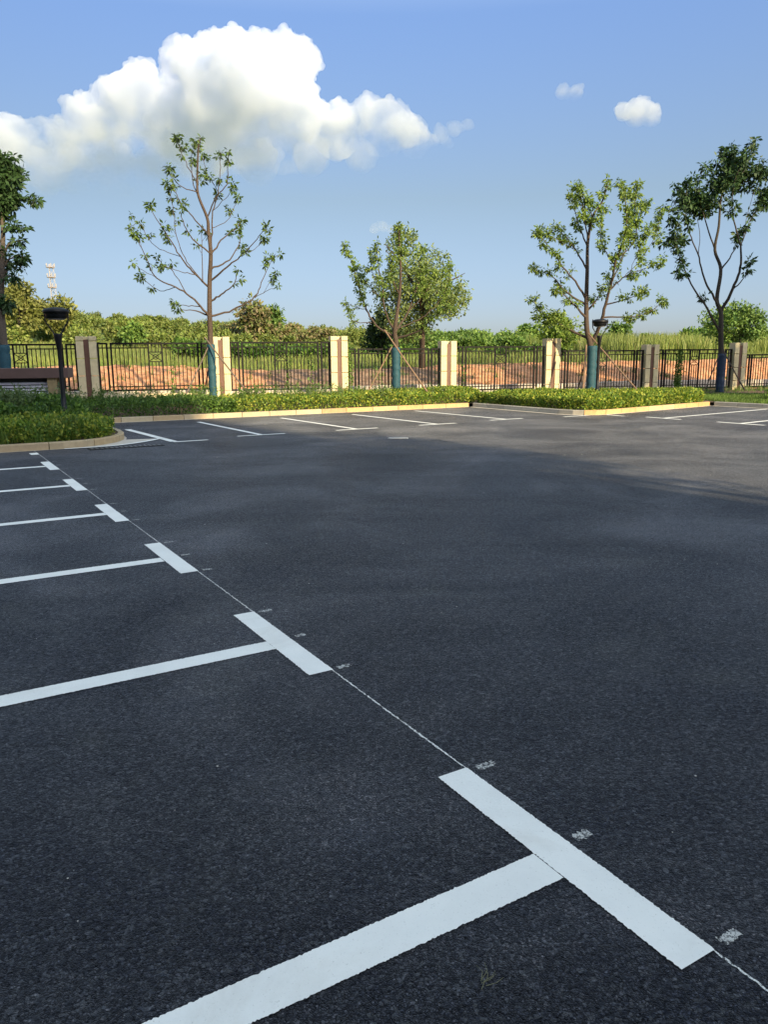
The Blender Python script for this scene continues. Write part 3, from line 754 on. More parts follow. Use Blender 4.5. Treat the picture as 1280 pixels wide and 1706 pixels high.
for i in range(8):
    a, b = np.array(FP[i])[:2], np.array(FP[i + 1])[:2]; mid = (a + b) / 2; L = np.linalg.norm(b - a) - PW - .02; rz = math.atan2(*(b - a)[::-1])
    pxm_ = (FPX[i][0] + FPX[i + 1][0]) / 2; Ym = mid[1]
    zt, zb = at(pxm_, PAN[i][0], Ym).z, at(pxm_, PAN[i][1], Ym).z
    if zb < .34: zb = .34
    root = empty('fence_panel', (mid[0], mid[1], zb), rz); tag(root, pl_[i], 'fence panel', 'black steel fence panels')
    H = zt - zb
    fm, pk, od = MB(), MB(), MB()
    def V_(x, z0, z1, w, m_): m_.box((x, 0, (z0 + z1) / 2), (w, w, z1 - z0))
    def H_(x0, x1, z, w, m_): m_.box(((x0 + x1) / 2, 0, z), (x1 - x0, w * .92, w))
    T_ = .062
    z2 = H - .17 * H / 1.8 * 1.15; zlow = .15 * H / 1.8 + .02
    xs = L / 2
    nw = .30                        # narrow end units
    for s in (-1, 1):
        x0, x1 = sorted((s * (xs - .03), s * (xs - .03 - nw)))
        V_(x0, 0, H, T_, fm); V_(x1, 0, H, T_, fm); H_(x0 + T_ / 2, x1 - T_ / 2, H - T_ / 2, T_, fm); H_(x0 + T_ / 2, x1 - T_ / 2, T_ / 2, T_, fm)
        H_(x0 + T_ / 2, x1 - T_ / 2, z2, .04, fm); V_((x0 + x1) / 2, T_, H - T_, .03, pk)
        xg = s * (xs - .03 - nw); xm = s * (xs - .03 - nw - .14)
        lo, hi = sorted((xg, xm)); H_(lo + T_ / 2, hi - T_ / 2, z2, .04, fm); H_(lo + T_ / 2, hi - T_ / 2, zlow, .04, fm)
    xm = xs - .03 - nw - .14
    V_(-xm, 0, H, T_, fm); V_(xm, 0, H, T_, fm)
    H_(-xm + T_ / 2, xm - T_ / 2, H - T_ / 2, T_, fm); H_(-xm + T_ / 2, xm - T_ / 2, T_ / 2, T_, fm)
    cw = .22 * L / 4.2 * 1.15
    for s in (-1, 1): V_(s * cw, T_, H - T_, .055, fm)
    H_(-xm + T_ / 2, -cw - .021, z2, .04, fm); H_(cw + .021, xm - T_ / 2, z2, .04, fm)
    H_(-xm + T_ / 2, -cw - .021, zlow, .04, fm); H_(cw + .021, xm - T_ / 2, zlow, .04, fm); H_(-cw + .021, cw - .021, zlow, .04, fm)
    # ornament box
    bz1 = H - .33 * H / 1.8 - .02; bz0 = bz1 - .36 * H / 1.8
    H_(-cw + .021, cw - .021, bz1, .034, od); H_(-cw + .021, cw - .021, bz0, .034, od)
    cx_, cz_ = 0, (bz0 + bz1) / 2; hw, hh = cw - .03, (bz1 - bz0) / 2 - .03
    for sx in (-1, 1): od.tube([(-hw * sx, 0, cz_ - hh), (hw * sx, 0, cz_ + hh)], .015, 5)
    od.tube([(hw * .45 * math.cos(t), 0, cz_ + hh * .6 * math.sin(t)) for t in np.linspace(0, 2 * math.pi, 9)], .013, 5, False)
    n = int((xm - cw) / .135); stp = (xm - cw) / n
    for s in (-1, 1):
        for k in range(1, n):
            x = s * (cw + k * stp)
            V_(x, T_, z2 if k % 3 else H - T_, .029, pk)
    for k in range(1, 4):
        x = -cw + k * cw / 2
        V_(x, bz1 + .017, H - T_, .027, pk); V_(x, T_, bz0 - .017, .027, pk)
    for x in (-xm * .5, 0, xm * .5): V_(x, -.2, 0, .035, fm)
    fm.build('frame', METAL, root, local=True); pk.build('pickets', METAL, root, local=True); od.build('ornament', METAL, root, local=True)
    wz = zb - (.10 if i != 2 else .10)
    wroot = empty('plinth_wall', (mid[0], mid[1], 0), rz); tag(wroot, wl[i], 'low wall', 'plinth walls of the fence')
    mb = MB(); nb = max(3, int(L / .9))
    for k in range(nb): mb.box((-L / 2 + L * (k + .5) / nb, 0, wz / 2), (L / nb - .006, .24, wz), 0, .004)
    mb.build('wall', STONE, wroot, local=True)

# pale concrete edging beyond the fence
e0 = f0 + fnor * 2.6 - fdir * 12; pw = MB(); Lr = 75; rz = frot
for k in range(60):
    c = e0 + fdir * (k * 1.25); z = .44 + .1 * math.sin(k * .6) * .3 + rng.uniform(-.02, .02)
    pw.box((c[0], c[1] + rng.uniform(-.04, .04), z), (1.22, .35, .36), rz + rng.uniform(-.02, .02), .01)
tag(pw.build('path_edging', CONC), kind='structure')

# ------------------------------------------------------------------ lamps
def lamp(label, px, ytop, ybase, Y):
    top = at(px, ytop, Y); bz = .13
    root = empty('street_lamp', (top.x, top.y, bz)); tag(root, label, 'street lamp', 'garden lamps')
    H = top.z - bz; s = 1.0
    p = MB(); p.lathe((0, 0, 0), [(.12, 0), (.12, .03), (.085, .05), (.085, .42), (.10, .44), (.10, .47), (.06, .50), (.055, .9), (.048, H * .55), (.046, H - .95), (.055, H - .93), (.085, H - .70), (.10, H - .62), (.10, H - .595), (.03, H - .59)], 20)
    p.build('post', LAMPM, root, True, True)
    a = MB()
    for sx in (-1, 1):
        arc = catmull([(sx * .07, 0, H - .62), (sx * .14, 0, H - .50), (sx * .255, 0, H - .32), (sx * .275, 0, H - .16), (sx * .275, 0, H - .01)], 5)
        a.tube(arc, .018, 7)
        arc = catmull([(0, sx * .07, H - .62), (0, sx * .14, H - .50), (0, sx * .255, H - .32), (0, sx * .275, H - .16), (0, sx * .275, H - .01)], 5)
        if px > 500: pass
    a.build('bracket', LAMPM, root, True, True)
    h = MB(); h.lathe((0, 0, 0), [(.05, H - .255), (.20, H - .25), (.235, H - .24), (.245, H - .15), (.25, H - .135), (.29, H - .125), (.295, H - .07), (.27, H - .04), (.17, H - .005), (.02, H + .008)], 32)
    h.build('lamp_head', LAMPM, root, True, True)
    g = MB(); g.lathe((0, 0, 0), [(.17, H - .275), (.19, H - .256)], 28); g.build('diffuser', simple('lamp_diffuser', (.25, .26, .27), .3), root, True, True)
    return root
lamp('tall black garden lamp with round hood rising from the bushes at left', 92.5, 513, 705, 18.6)
lamp('small black garden lamp with round hood in front of the third tree', 1000.5, 532, 660, 29.2)

# ------------------------------------------------------------------ vent housing
vp = at(112, 613, 23.5)
_a = R(14); vr = empty('vent_housing', (vp.x - 2.6 * math.cos(_a) - .6 * math.sin(_a), vp.y - 2.6 * math.sin(_a) + .6 * math.cos(_a), .13), _a); tag(vr, 'low vent housing with flat brown roof slab and pale louvres among bushes at left', 'vent housing')
zr = vp.z - .13
m_ = MB(); m_.box((0, 0, zr - .15), (5.2, 1.2, .30), 0, .01); m_.build('roof_slab', simple('brown_slab', (.085, .05, .045), .6, nscale=4, namt=.15), vr, local=True)
OP = simple('ochre_pier', (.22, .17, .09), .8, nscale=5)
for _x, _y in ((2.12, -.38), (-.7, -.38), (2.12, .35)):
    m_ = MB(); m_.box((_x, _y, (zr - .30) / 2), (.26, .26, zr - .30)); m_.build('pier', OP, vr, local=True)
m_ = MB(); m_.box((.7, -.26, (zr - .30) / 2), (2.55, .05, zr - .31)); m_.build('shaft_shade_panel', DARKH, vr, local=True)  # solid panel, shade inside the shaft painted as a dark colour
m_ = MB()
for k in range(11):
    z = .06 + k * .092
    if z > zr - .42: break
    m_.quad([(-.55, -.40, z), (1.97, -.40, z), (1.97, -.33, z + .062), (-.55, -.33, z + .062)]); m_.quad([(-.55, -.40, z), (-.55, -.40, z - .006), (1.97, -.40, z - .006), (1.97, -.40, z)])
m_.build('louvre', LOUV, vr, local=True)

# ------------------------------------------------------------------ hedges, weeds, grass
def hedge(name, label, poly, H, n, leafm, size=.07, seed=3, lumps=1.0, cat='hedge', top_z=None, core=True):
    global rng
    rng = np.random.default_rng(seed)
    poly = [np.array(p, float) for p in poly]
    c = np.mean(poly, 0); root = empty(name, (c[0], c[1], .12)); tag(root, label, cat)
    Q = sample(poly, n); d = edge_dist(poly, Q); zb = bed_z(Q)
    lum = vnoise(Q[:, 0], Q[:, 1], 3.1, seed) * .08 + vnoise(Q[:, 0], Q[:, 1], 8.3, seed + 2) * .05 + vnoise(Q[:, 0], Q[:, 1], 1.1, seed + 5) * .08
    topz = zb + H * (np.clip(d / .22, .0, 1) ** .45) * (1 + lum * lumps)
    lowf = rng.random(n)
    z = np.where(d < .22, zb + (topz - zb) * lowf ** .6, topz - np.abs(rng.normal(size=n)) * .05)
    P = np.stack([Q[:, 0] + rng.normal(size=n) * .03, Q[:, 1] + rng.normal(size=n) * .03, z], 1)
    # extra leaves on the sides
    ns = n // 2; per = []; k = len(poly)
    seg = np.array([np.linalg.norm(poly[(i + 1) % k] - poly[i]) for i in range(k)]); pr = seg / seg.sum()
    si = rng.choice(k, ns, p=pr); tt = rng.random(ns); pa = np.array(poly)[si]; pb = np.array(poly)[(si + 1) % k]
    E = pa + (pb - pa) * tt[:, None]; cc = unit(c - E); E = E + rng.normal(size=(ns, 2)) * .035
    ez = bed_z(E); lum = vnoise(E[:, 0], E[:, 1], 3.1, seed) * .08 + vnoise(E[:, 0], E[:, 1], 8.3, seed + 2) * .05
    Pz = ez + rng.random(ns) ** .95 * H * .93 * (1 + lum * lumps); Pz = np.maximum(Pz, ez + .02); P2 = np.stack([E[:, 0], E[:, 1], Pz], 1)
    P = np.concatenate([P, P2]); m_ = len(P)
    D = rng.normal(size=(m_, 3)) * .8 + np.array([0, -.25, .75])
    v, f = leaves(P, D, size, .5)
    mesh_obj('foliage', v, f, leafm, root)
    return root
# hedge strips follow the kerbs
def off(p, a=0, b=0): return np.array(p) + A * a + B * b
hA = off(corner, -.42, .0)
hedge('hedge', 'long yellow-green clipped hedge along the far kerb in front of the fence', [off(corner, -.26, 4.6), off(farend, -.26, .25), off(farend, -1.5, 1.6), off(farend, -2.7, 1.6), off(corner, -3.0, 4.6)], .40, 15000, L_HEDGE, .085, 11, 1.8)
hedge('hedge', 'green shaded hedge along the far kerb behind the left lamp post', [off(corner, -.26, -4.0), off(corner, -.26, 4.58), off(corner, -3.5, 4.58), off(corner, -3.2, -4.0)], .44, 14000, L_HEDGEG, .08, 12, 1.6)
hedge('hedge', 'yellow-green hedge on the bulging bed around the small lamp', [(3.52, 28.95), (5.85, 24.92), (6.38, 24.42), (6.85, 24.48), (11.75, 28.58), (12.3, 30.2), (11.2, 31.3), (4.6, 30.2)], .40, 26000, L_HEDGE, .085, 13, 1.8)
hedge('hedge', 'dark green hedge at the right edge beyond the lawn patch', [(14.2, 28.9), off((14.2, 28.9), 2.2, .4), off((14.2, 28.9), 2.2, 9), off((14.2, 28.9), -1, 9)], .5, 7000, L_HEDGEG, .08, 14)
ip = np.array((-6.55, 15.70))
hedge('hedge', 'clipped yellow-green hedge on the island beside the kerb at lower left', [off(ip, -.35, -7.5), off(ip, -.35, -.15), (-6.36, 16.32), (-6.16, 16.6), (-6.13, 16.98), (-6.18, 17.5), (-6.55, 18.2), off((-6.6, 18.2), -.8, -.3), off(ip, -2.3, -2.0), off(ip, -2.0, -7.5)], .39, 18000, L_HEDGE, .085, 15, 2.6)
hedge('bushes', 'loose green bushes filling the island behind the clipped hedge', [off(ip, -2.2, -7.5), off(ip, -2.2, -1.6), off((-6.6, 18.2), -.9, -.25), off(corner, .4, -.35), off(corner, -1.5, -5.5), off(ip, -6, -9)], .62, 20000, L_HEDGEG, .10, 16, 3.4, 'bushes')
# weeds: arching pale stems among the bushes
rng = np.random.default_rng(21)
def weeds(name, label, centers, hmin, hmax, leafm, seed, nl=16, size=.09):
    global rng
    rng = np.random.default_rng(seed)
    objs = []; V = []; 
    mb = MB(); LC = []; LD = []
    for (x, y, z) in centers:
        for s in range(rng.integers(2, 5)):
            h = rng.uniform(hmin, hmax); a = rng.uniform(0, 6.28); ln = rng.uniform(.1, .45) * h
            p = [np.array((x, y, z)), np.array((x + math.cos(a) * ln * .3, y + math.sin(a) * ln * .3, z + h * .6)), np.array((x + math.cos(a) * ln, y + math.sin(a) * ln, z + h * rng.uniform(.8, 1)))]
            sm = catmull(p, 4); mb.tube(sm, list(np.linspace(.006, .002, len(sm))), 4, False)
            for q in sm[2:]:
                for _ in range(nl // 6):
                    LC.append(q + rng.normal(size=3) * .015); LD.append(rng.normal(size=3) + np.array([0, 0, .2]))
    o = None
    c = np.mean(np.array(centers), 0); root = empty(name, (c[0], c[1], c[2])); tag(root, label, 'weeds')
    v, f = leaves(np.array(LC), np.array(LD), size, .32); mesh_obj('leaves', v, f, leafm, root)
    mb.build('stems', L_WEED, root)
    root['kind'] = 'stuff'
    return root
reg = [off(ip, -2.3, -7.5), off(ip, -2.3, -1.8), off(corner, .6, -.5), off(corner, -1, -5)]
Q = sample(reg, 300); weeds('weeds', 'tall grey-green weeds tangled through the island bushes', [(q[0], q[1], .2) for q in Q], .45, 1.0, L_WEED, 31, 34, .11)
Q = sample([off(corner, -.8, -3), off(corner, -.8, 9.5), off(corner, -4.3, 9.5), off(corner, -5, -3)], 150); weeds('weeds', 'thin weeds poking up between the hedge and the left fence bays', [(q[0], q[1], .2) for q in Q], .45, .85, L_GRASS, 32, 16)
Q = sample([off(farend, -.6, -7), off(farend, -2.6, -7), off(farend, -2.6, 0), off(farend, -.6, 0)], 30); weeds('weeds', 'few weeds above the middle of the long hedge', [(q[0], q[1], .25) for q in Q], .45, .75, L_WEED, 33, 12)
# grass tufts on the island front and lawn at right
rng = np.random.default_rng(41)
tuft = sample([off(ip, -.25, -7), off(ip, -.25, -.1), (-6.15, 16.5), (-6.2, 17.3), off(ip, -1.4, -1), off(ip, -1.4, -7)], 190)
P = np.concatenate([np.column_stack([q + rng.normal(size=(26, 2)) * .06, np.full(26, .12)]) for q in tuft]); v, f = blades(P, rng.uniform(.22, .55, len(P)), .006, .6)
o = mesh_obj('grass', v, f, L_GRASS); tag(o, 'long grass blades sprouting from the island hedge', 'grass', kind='stuff')
lawn = [(12.3, 28.5), (13.4, 26.5), (16.5, 28.2), (17.0, 33.5), (11.8, 33.5), (12.5, 30)]
Q = sample(lawn, 16000); v, f = blades(np.column_stack([Q, bed_z(Q)]), rng.uniform(.06, .14, len(Q)), .010, .5)
o = mesh_obj('lawn_grass', v, f, L_GRASS); tag(o, 'patch of short green lawn beside the right-hand tree', 'grass', kind='stuff')
Q = sample([f0 + fdir * 5 - fnor * 1.6, f0 + fdir * 38 - fnor * 1.6, f0 + fdir * 38 - fnor * .2, f0 + fdir * 5 - fnor * .2], 5000); v, f = blades(np.column_stack([Q, bed_z(Q)]), rng.uniform(.1, .32, len(Q)), .008, .5)
o = mesh_obj('verge_grass', v, f, L_GRASS); tag(o, 'rough grass growing along the foot of the fence', 'grass', kind='stuff')
# sparse tufts on the soil and the field
def terrain_tufts(name, label, u0, u1, t0, t1, n, k, h0, h1, w, leafm, seed, lean=.4, spread=.12):
    global rng
    rng = np.random.default_rng(seed)
    u, t_ = rng.uniform(u0, u1, n), rng.uniform(t0, t1, n); u = np.repeat(u, k) + rng.normal(size=n * k) * spread; t_ = np.repeat(t_, k) + rng.normal(size=n * k) * spread
    x = f0[0] + u * fdir[0] + t_ * fnor[0]; y = f0[1] + u * fdir[1] + t_ * fnor[1]
    P = np.stack([x, y, terrain_z(x, y) - .03], 1); v, f = blades(P, rng.uniform(h0, h1, n * k), w, lean)
    o = mesh_obj(name, v, f, leafm); tag(o, label, 'grass', kind='stuff'); return o
terrain_tufts('field_grass', 'green meadow grass beyond the bare soil', -15, 70, 11, 60, 5200, 9, .25, .6, .02, L_REED, 51, .4, .3)
terrain_tufts('soil_weeds', 'scattered weeds growing on the bare soil', -5, 50, 2.5, 11, 190, 14, .12, .45, .014, L_GRASS, 52, .5, .12)
terrain_tufts('tall_grass', 'tall yellow-green reeds beyond the field at right', 45, 92, 28, 46, 3300, 7, .8, 2.3, .035, L_REED, 53, .3, .4)

# climbing vines on the fence
def vine(label, px, y0, y1, Y, n, w, seed):
    global rng
    rng = np.random.default_rng(seed)
    p = at(px, y1, Y); p2 = at(px, y0, Y); root = empty('climbing_vine', (p.x, p.y, .25)); tag(root, label, 'vine')
    k = 40; zz = np.linspace(.25, p2.z, k); xx = p.x + np.cumsum(rng.normal(size=k) * .02); xx -= (xx - p.x) * .5
    mb = MB(); mb.tube([(a, p.y, z) for a, z in zip(xx, zz)], list(np.linspace(.01, .004, k)), 5, False); mb.build('stem', BARKG, root)
    i = rng.integers(0, k, n); C = np.stack([xx[i] + rng.normal(size=n) * w, p.y + rng.normal(size=n) * .05, zz[i] + rng.normal(size=n) * .05], 1)
    v, f = leaves(C, rng.normal(size=(n, 3)) + np.array([0, -.3, -.2]), .09, .6); mesh_obj('leaves', v, f, L_GRASS, root)
def fenceY(px):
    return float(np.interp(px, [a for a, _ in FPX], [b for _, b in FPX])) - .12
vine('leafy vine climbing the fence just right of the lone sunlit pillar', 583, 583, 652, fenceY(583), 420, .07, 61)
vine('dense dark vine hanging down the fence panel between the grey pillars', 1131, 584, 648, fenceY(1131), 950, .085, 62)
vine('thin vine on the middle of the central fence panel', 477, 590, 650, fenceY(477), 120, .06, 63)
vine('thin vine on the right part of the central fence panel', 521, 588, 650, fenceY(521), 100, .06, 64)
vine('sparse vine on the fence panel before the orange soil heap', 291, 575, 650, fenceY(291), 110, .06, 65)
vine('low vine at the left end of the panel right of the second tree', 772, 610, 650, fenceY(772), 90, .06, 66)

# ------------------------------------------------------------------ the four planted trees
T1 = [[(690, 1640), (680, 1400), (680, 1150), (688, 950), (672, 800), (663, 700), (600, 540), (592, 420), (600, 200), (615, 130)],
      [(690, 950), (697, 800), (702, 650), (740, 520), (752, 400), (760, 230)], [(665, 700), (720, 560), (800, 460), (812, 300), (815, 220)],
      [(592, 440), (520, 330), (480, 230), (440, 150)], [(575, 520), (470, 470), (400, 370)], [(660, 830), (560, 690), (480, 600), (440, 520), (400, 470)],
      [(665, 950), (560, 850), (490, 720), (480, 640)], [(660, 1190), (560, 1080), (470, 970), (380, 820), (300, 700), (260, 620)],
      [(470, 970), (330, 920), (240, 840), (180, 730), (110, 770)], [(655, 1140), (520, 1010), (450, 850), (430, 700), (395, 500)],
      [(650, 1140), (625, 950), (620, 780)], [(660, 1420), (570, 1280), (440, 1190), (300, 1120), (210, 940), (160, 820)],
      [(300, 1120), (220, 1080), (135, 1020)], [(440, 1190), (330, 1215), (230, 1150), (190, 1110)], [(660, 1420), (590, 1360), (450, 1350)],
      [(600, 1325), (510, 1320), (420, 1310)], [(530, 1240), (420, 1080), (350, 1030), (300, 970)], [(570, 1110), (480, 1080), (360, 1040)],
      [(700, 1400), (850, 1350), (1000, 1260), (1060, 1130), (1130, 980)], [(1000, 1260), (1080, 1220), (1165, 1180)], [(1060, 1220), (1120, 1140), (1150, 1100)],
      [(695, 1130), (800, 1050), (900, 970), (1000, 870), (1080, 760)], [(900, 970), (1000, 920), (1070, 850)], [(700, 1050), (820, 990), (890, 880), (890, 760)],
      [(700, 950), (780, 840), (870, 770), (920, 710)], [(700, 780), (800, 720), (850, 630), (880, 560)], [(700, 1300), (760, 1240), (850, 1170), (880, 1060)],
      [(600, 540), (560, 440), (550, 300), (560, 210)], [(700, 650), (790, 560), (850, 490)], [(690, 500), (650, 350), (630, 250)], [(740, 520), (690, 430), (640, 430)]]
hero_tree('young_tree', 'tall sparse young tree with teal-wrapped trunk, highest of the row', 28.3, (190, 200), 4.267, T1, .105, BARKR, L_HERO1, (577, 665), None, .55, .40, 17, .145, .10, twigs=1, seed=5, cl_prob=.8)
T2 = [[(590, 1240), (590, 1080), (580, 1000), (600, 850), (620, 700), (630, 500), (620, 300), (615, 130)], [(570, 1000), (520, 880), (485, 740), (480, 600), (440, 440), (440, 270)],
      [(550, 1060), (430, 950), (350, 820), (300, 680), (260, 550), (230, 440), (190, 330)], [(350, 830), (270, 800), (170, 760)], [(480, 740), (390, 650), (310, 560), (240, 480)],
      [(600, 1000), (680, 860), (740, 700), (800, 500), (790, 300)], [(620, 1000), (780, 900), (900, 800), (1000, 650), (1040, 450)], [(620, 1060), (780, 990), (900, 880), (1050, 780)],
      [(340, 970), (240, 910), (190, 800)], [(620, 700), (560, 560), (540, 400)], [(700, 830), (820, 700), (900, 520)], [(480, 640), (400, 520), (380, 330)]]
hero_tree('young_tree', 'low spreading young tree with teal-wrapped trunk and crossed stakes in the middle of the row', 30.8, (540, 350), 4.923, T2, .125, BARKR, L_HERO, (585, 660), None, .42, .30, 26, .115, .12, twigs=2, seed=8)
T3 = [[(385, 1170), (378, 1080), (360, 1000), (358, 850), (362, 700), (365, 560), (390, 430), (440, 350), (470, 240)], [(385, 1080), (420, 1000), (450, 900), (480, 780), (510, 650), (550, 540), (560, 400), (545, 280)],
      [(358, 850), (300, 760), (220, 660), (150, 560), (100, 520)], [(345, 890), (250, 810), (190, 740), (90, 690)], [(362, 700), (300, 600), (240, 520), (180, 490)], [(365, 600), (320, 480), (300, 400), (280, 320)],
      [(380, 560), (340, 380), (320, 280)], [(480, 810), (560, 730), (640, 700), (740, 670)], [(540, 750), (640, 640), (710, 520), (740, 400)], [(510, 680), (450, 600), (430, 500), (440, 420)],
      [(520, 650), (600, 560), (620, 440), (655, 370)], [(550, 540), (600, 400), (610, 280)], [(355, 1050), (260, 1000), (200, 960), (130, 920), (90, 850)], [(450, 940), (560, 940), (640, 930), (750, 870)],
      [(470, 890), (560, 850), (660, 810)], [(365, 900), (410, 850), (440, 790)], [(580, 730), (620, 610), (680, 500)], [(362, 950), (290, 870), (200, 800)], [(300, 600), (230, 560), (120, 500)],
      [(390, 430), (350, 350), (330, 290)], [(480, 780), (540, 640), (580, 520), (590, 330)], [(200, 960), (150, 960), (100, 940)]]
hero_tree('young_tree', 'leafy two-stemmed young tree with teal-wrapped trunk behind the small lamp', 32.3, (860, 220), 3.0476, T3, .145, BARKR, L_HERO, (585, 660), None, .32, .32, 26, .13, .14, twigs=2, seed=12, leads=1, extra=[(190, 945, 70, 45, 70)])
T4 = [[(1045, 1170), (1040, 1050), (1040, 920), (1020, 850), (1040, 700), (1010, 600), (1030, 480), (1040, 350), (1070, 200), (1100, 100)], [(1040, 930), (1100, 800), (1140, 690), (1140, 580), (1100, 420), (1110, 250), (1160, 130)],
      [(1140, 580), (1200, 430), (1270, 380)], [(1150, 560), (1180, 400), (1230, 250), (1290, 200)], [(1025, 860), (960, 760), (930, 640), (880, 510), (860, 420), (870, 250)], [(930, 640), (930, 500), (890, 300)],
      [(1030, 1010), (960, 880), (900, 790), (850, 680), (820, 600), (800, 450)], [(1040, 700), (1110, 600), (1150, 500)], [(1010, 600), (960, 450), (930, 300), (950, 170)], [(1120, 800), (1160, 740), (1190, 660)],
      [(860, 420), (800, 400), (760, 380)], [(840, 600), (780, 560), (740, 570)], [(1110, 250), (1180, 170), (1200, 60)], [(900, 790), (870, 740), (840, 720)], [(960, 880), (950, 850)]]
hero_tree('young_tree', 'shaded dark-leaved tree with open vase of bare stems at the right end of the row', 34.6, (860, 220), 3.0476, T4, .13, BARKD, L_DARK, (600, 655), simple('navy_trunk_wrap', (.012, .03, .07), .7, nscale=30, namt=.4), .62, .30, 12, .20, .13, twigs=2, seed=15, leads=1,
          extra=[(930, 320, 150, 110, 200), (1060, 190, 130, 120, 230), (1180, 190, 130, 90, 150), (1270, 330, 40, 60, 40), (830, 560, 45, 40, 25)])
# left roadside tree, mostly outside the picture
T5 = [[(0, 1700), (8, 1500), (20, 1200), (30, 900), (10, 700), (-40, 400), (-60, 200)], [(30, 900), (60, 700), (120, 500), (200, 300)], [(15, 1250), (70, 1050), (140, 1000), (230, 985)], [(10, 1350), (60, 1200), (140, 1150), (230, 1150)],
      [(5, 1450), (80, 1270), (160, 1250), (240, 1270)], [(30, 900), (120, 850), (200, 840)], [(60, 700), (160, 600), (250, 560), (330, 600)], [(-40, 400), (80, 200), (120, 150)], [(20, 1200), (-100, 900), (-250, 600)], [(0, 1000), (-200, 800), (-380, 700)],
      [(10, 1400), (80, 1340), (130, 1350)], [(-20, 1100), (-160, 1050), (-300, 1000)]]
hero_tree('roadside_tree', 'dark dense tree cut by the left edge of the picture', 24.5, (0, 240), 6.09, T5, .13, BARKG, L_DARK, (575, 660), None, .35, .25, 12, .17, .11, twigs=2, seed=18, extra=[(10, 330, 215, 225, 330), (-80, 500, 300, 300, 320), (40, 540, 170, 110, 110), (10, 1620, 130, 110, 60)])

# stakes leaning on the planted trees
def stake(label, p, Yp, q, Yq, r, m):
    a, b = at(*p, Yp), at(*q, Yq); mb = MB(); n = 8
    mb.tube([a.lerp(b, i / n) + Vector((0, 0, -.02 * math.sin(i / n * 3.14))) for i in range(n + 1)], list(np.linspace(r * .75, r, n + 1)), 8)
    tag(mb.build('support_stake', m), label, 'stake', 'stakes propping the young trees')
stake('brown stake leaning right from the tall tree trunk', (341, 562), 28.1, (424, 668), 27.2, .032, STAKEG)
stake('grey stake leaning left beside the tall tree', (347, 578), 28.2, (303, 672), 27.2, .03, STAKEG)
stake('short dark stake behind the tall tree', (350, 600), 28.5, (338, 666), 28.8, .028, STAKED)
stake('long brown stake leaning right from the second tree down to the kerb', (641, 550), 30.5, (727, 674), 28.8, .034, STAKE)
stake('brown stake leaning left from the second tree', (653, 578), 30.6, (609, 660), 30.3, .03, STAKE)
stake('tan stake leaning right from the third tree behind the lamp', (981, 556), 32.0, (1085, 676), 28.6, .036, STAKE)
stake('thick pale upright stake touching the left of the third tree', (977, 575), 32.1, (971, 664), 31.4, .05, STAKE)
stake('dark stake leaning left from the third tree', (978, 590), 32.4, (962, 655), 32.8, .03, STAKED)
stake('dark stake leaning right from the right-hand tree', (1205, 583), 34.3, (1241, 650), 33.6, .035, STAKED)
stake('dark thin stake leaning left from the right-hand tree', (1198, 592), 34.4, (1176, 648), 33.9, .03, STAKED)

# ------------------------------------------------------------------ trees beyond the fence
bg_tree('leafy_tree', 'broad dense grey-green tree standing beyond the fence behind the second young tree', 703, 590, 371, 190, 43, L_GREY, 2700, .16, seed=1, bark=BARKR, cx=8)
bg_tree('dark_bush', 'dark round evergreen bush low beside the second young tree', 636, 600, 512, 62, 46, L_DARK, 420, .22, seed=2)
bg_tree('brownish_tree', 'brownish thin-leaved tree rising above the woods right of the tall tree', 424, 600, 492, 62, 95, L_BROWNT, 420, .5, seed=3)
bg_tree('green_tree', 'green tree beside the brownish one above the woods', 452, 600, 506, 40, 100, L_WOODG, 260, .5, seed=4)
bg_tree('spreading_tree', 'spreading green tree beyond the fence at the right edge', 1232, 600, 506, 118, 60, L_WOODG, 1300, .24, seed=5)
bg_tree('far_tree', 'small far tree between the third tree and its lamp bracket', 1035, 600, 530, 34, 110, L_WOODG, 200, .5, seed=6)
bg_tree('far_tree', 'far rounded tree left of the third young tree', 878, 600, 540, 48, 120, L_WOODG, 260, .6, seed=7)
bg_tree('olive_tree', 'tall olive-brown tree topping the woods at the far left', 35, 600, 468, 75, 80, L_OLIVE, 700, .4, seed=8)
bg_tree('olive_tree', 'olive-green tree under the distant mast', 98, 600, 486, 62, 82, L_OLIVE, 500, .4, seed=9)
bg_tree('dark_tree', 'dark green tree standing out of the left woods below the skyline', 222, 600, 538, 44, 78, L_WOODG, 240, .4, seed=10)
bg_tree('yellow_green_tree', 'yellow-green tree low behind the third young tree', 935, 600, 520, 70, 52, L_HERO, 360, .26, seed=11)

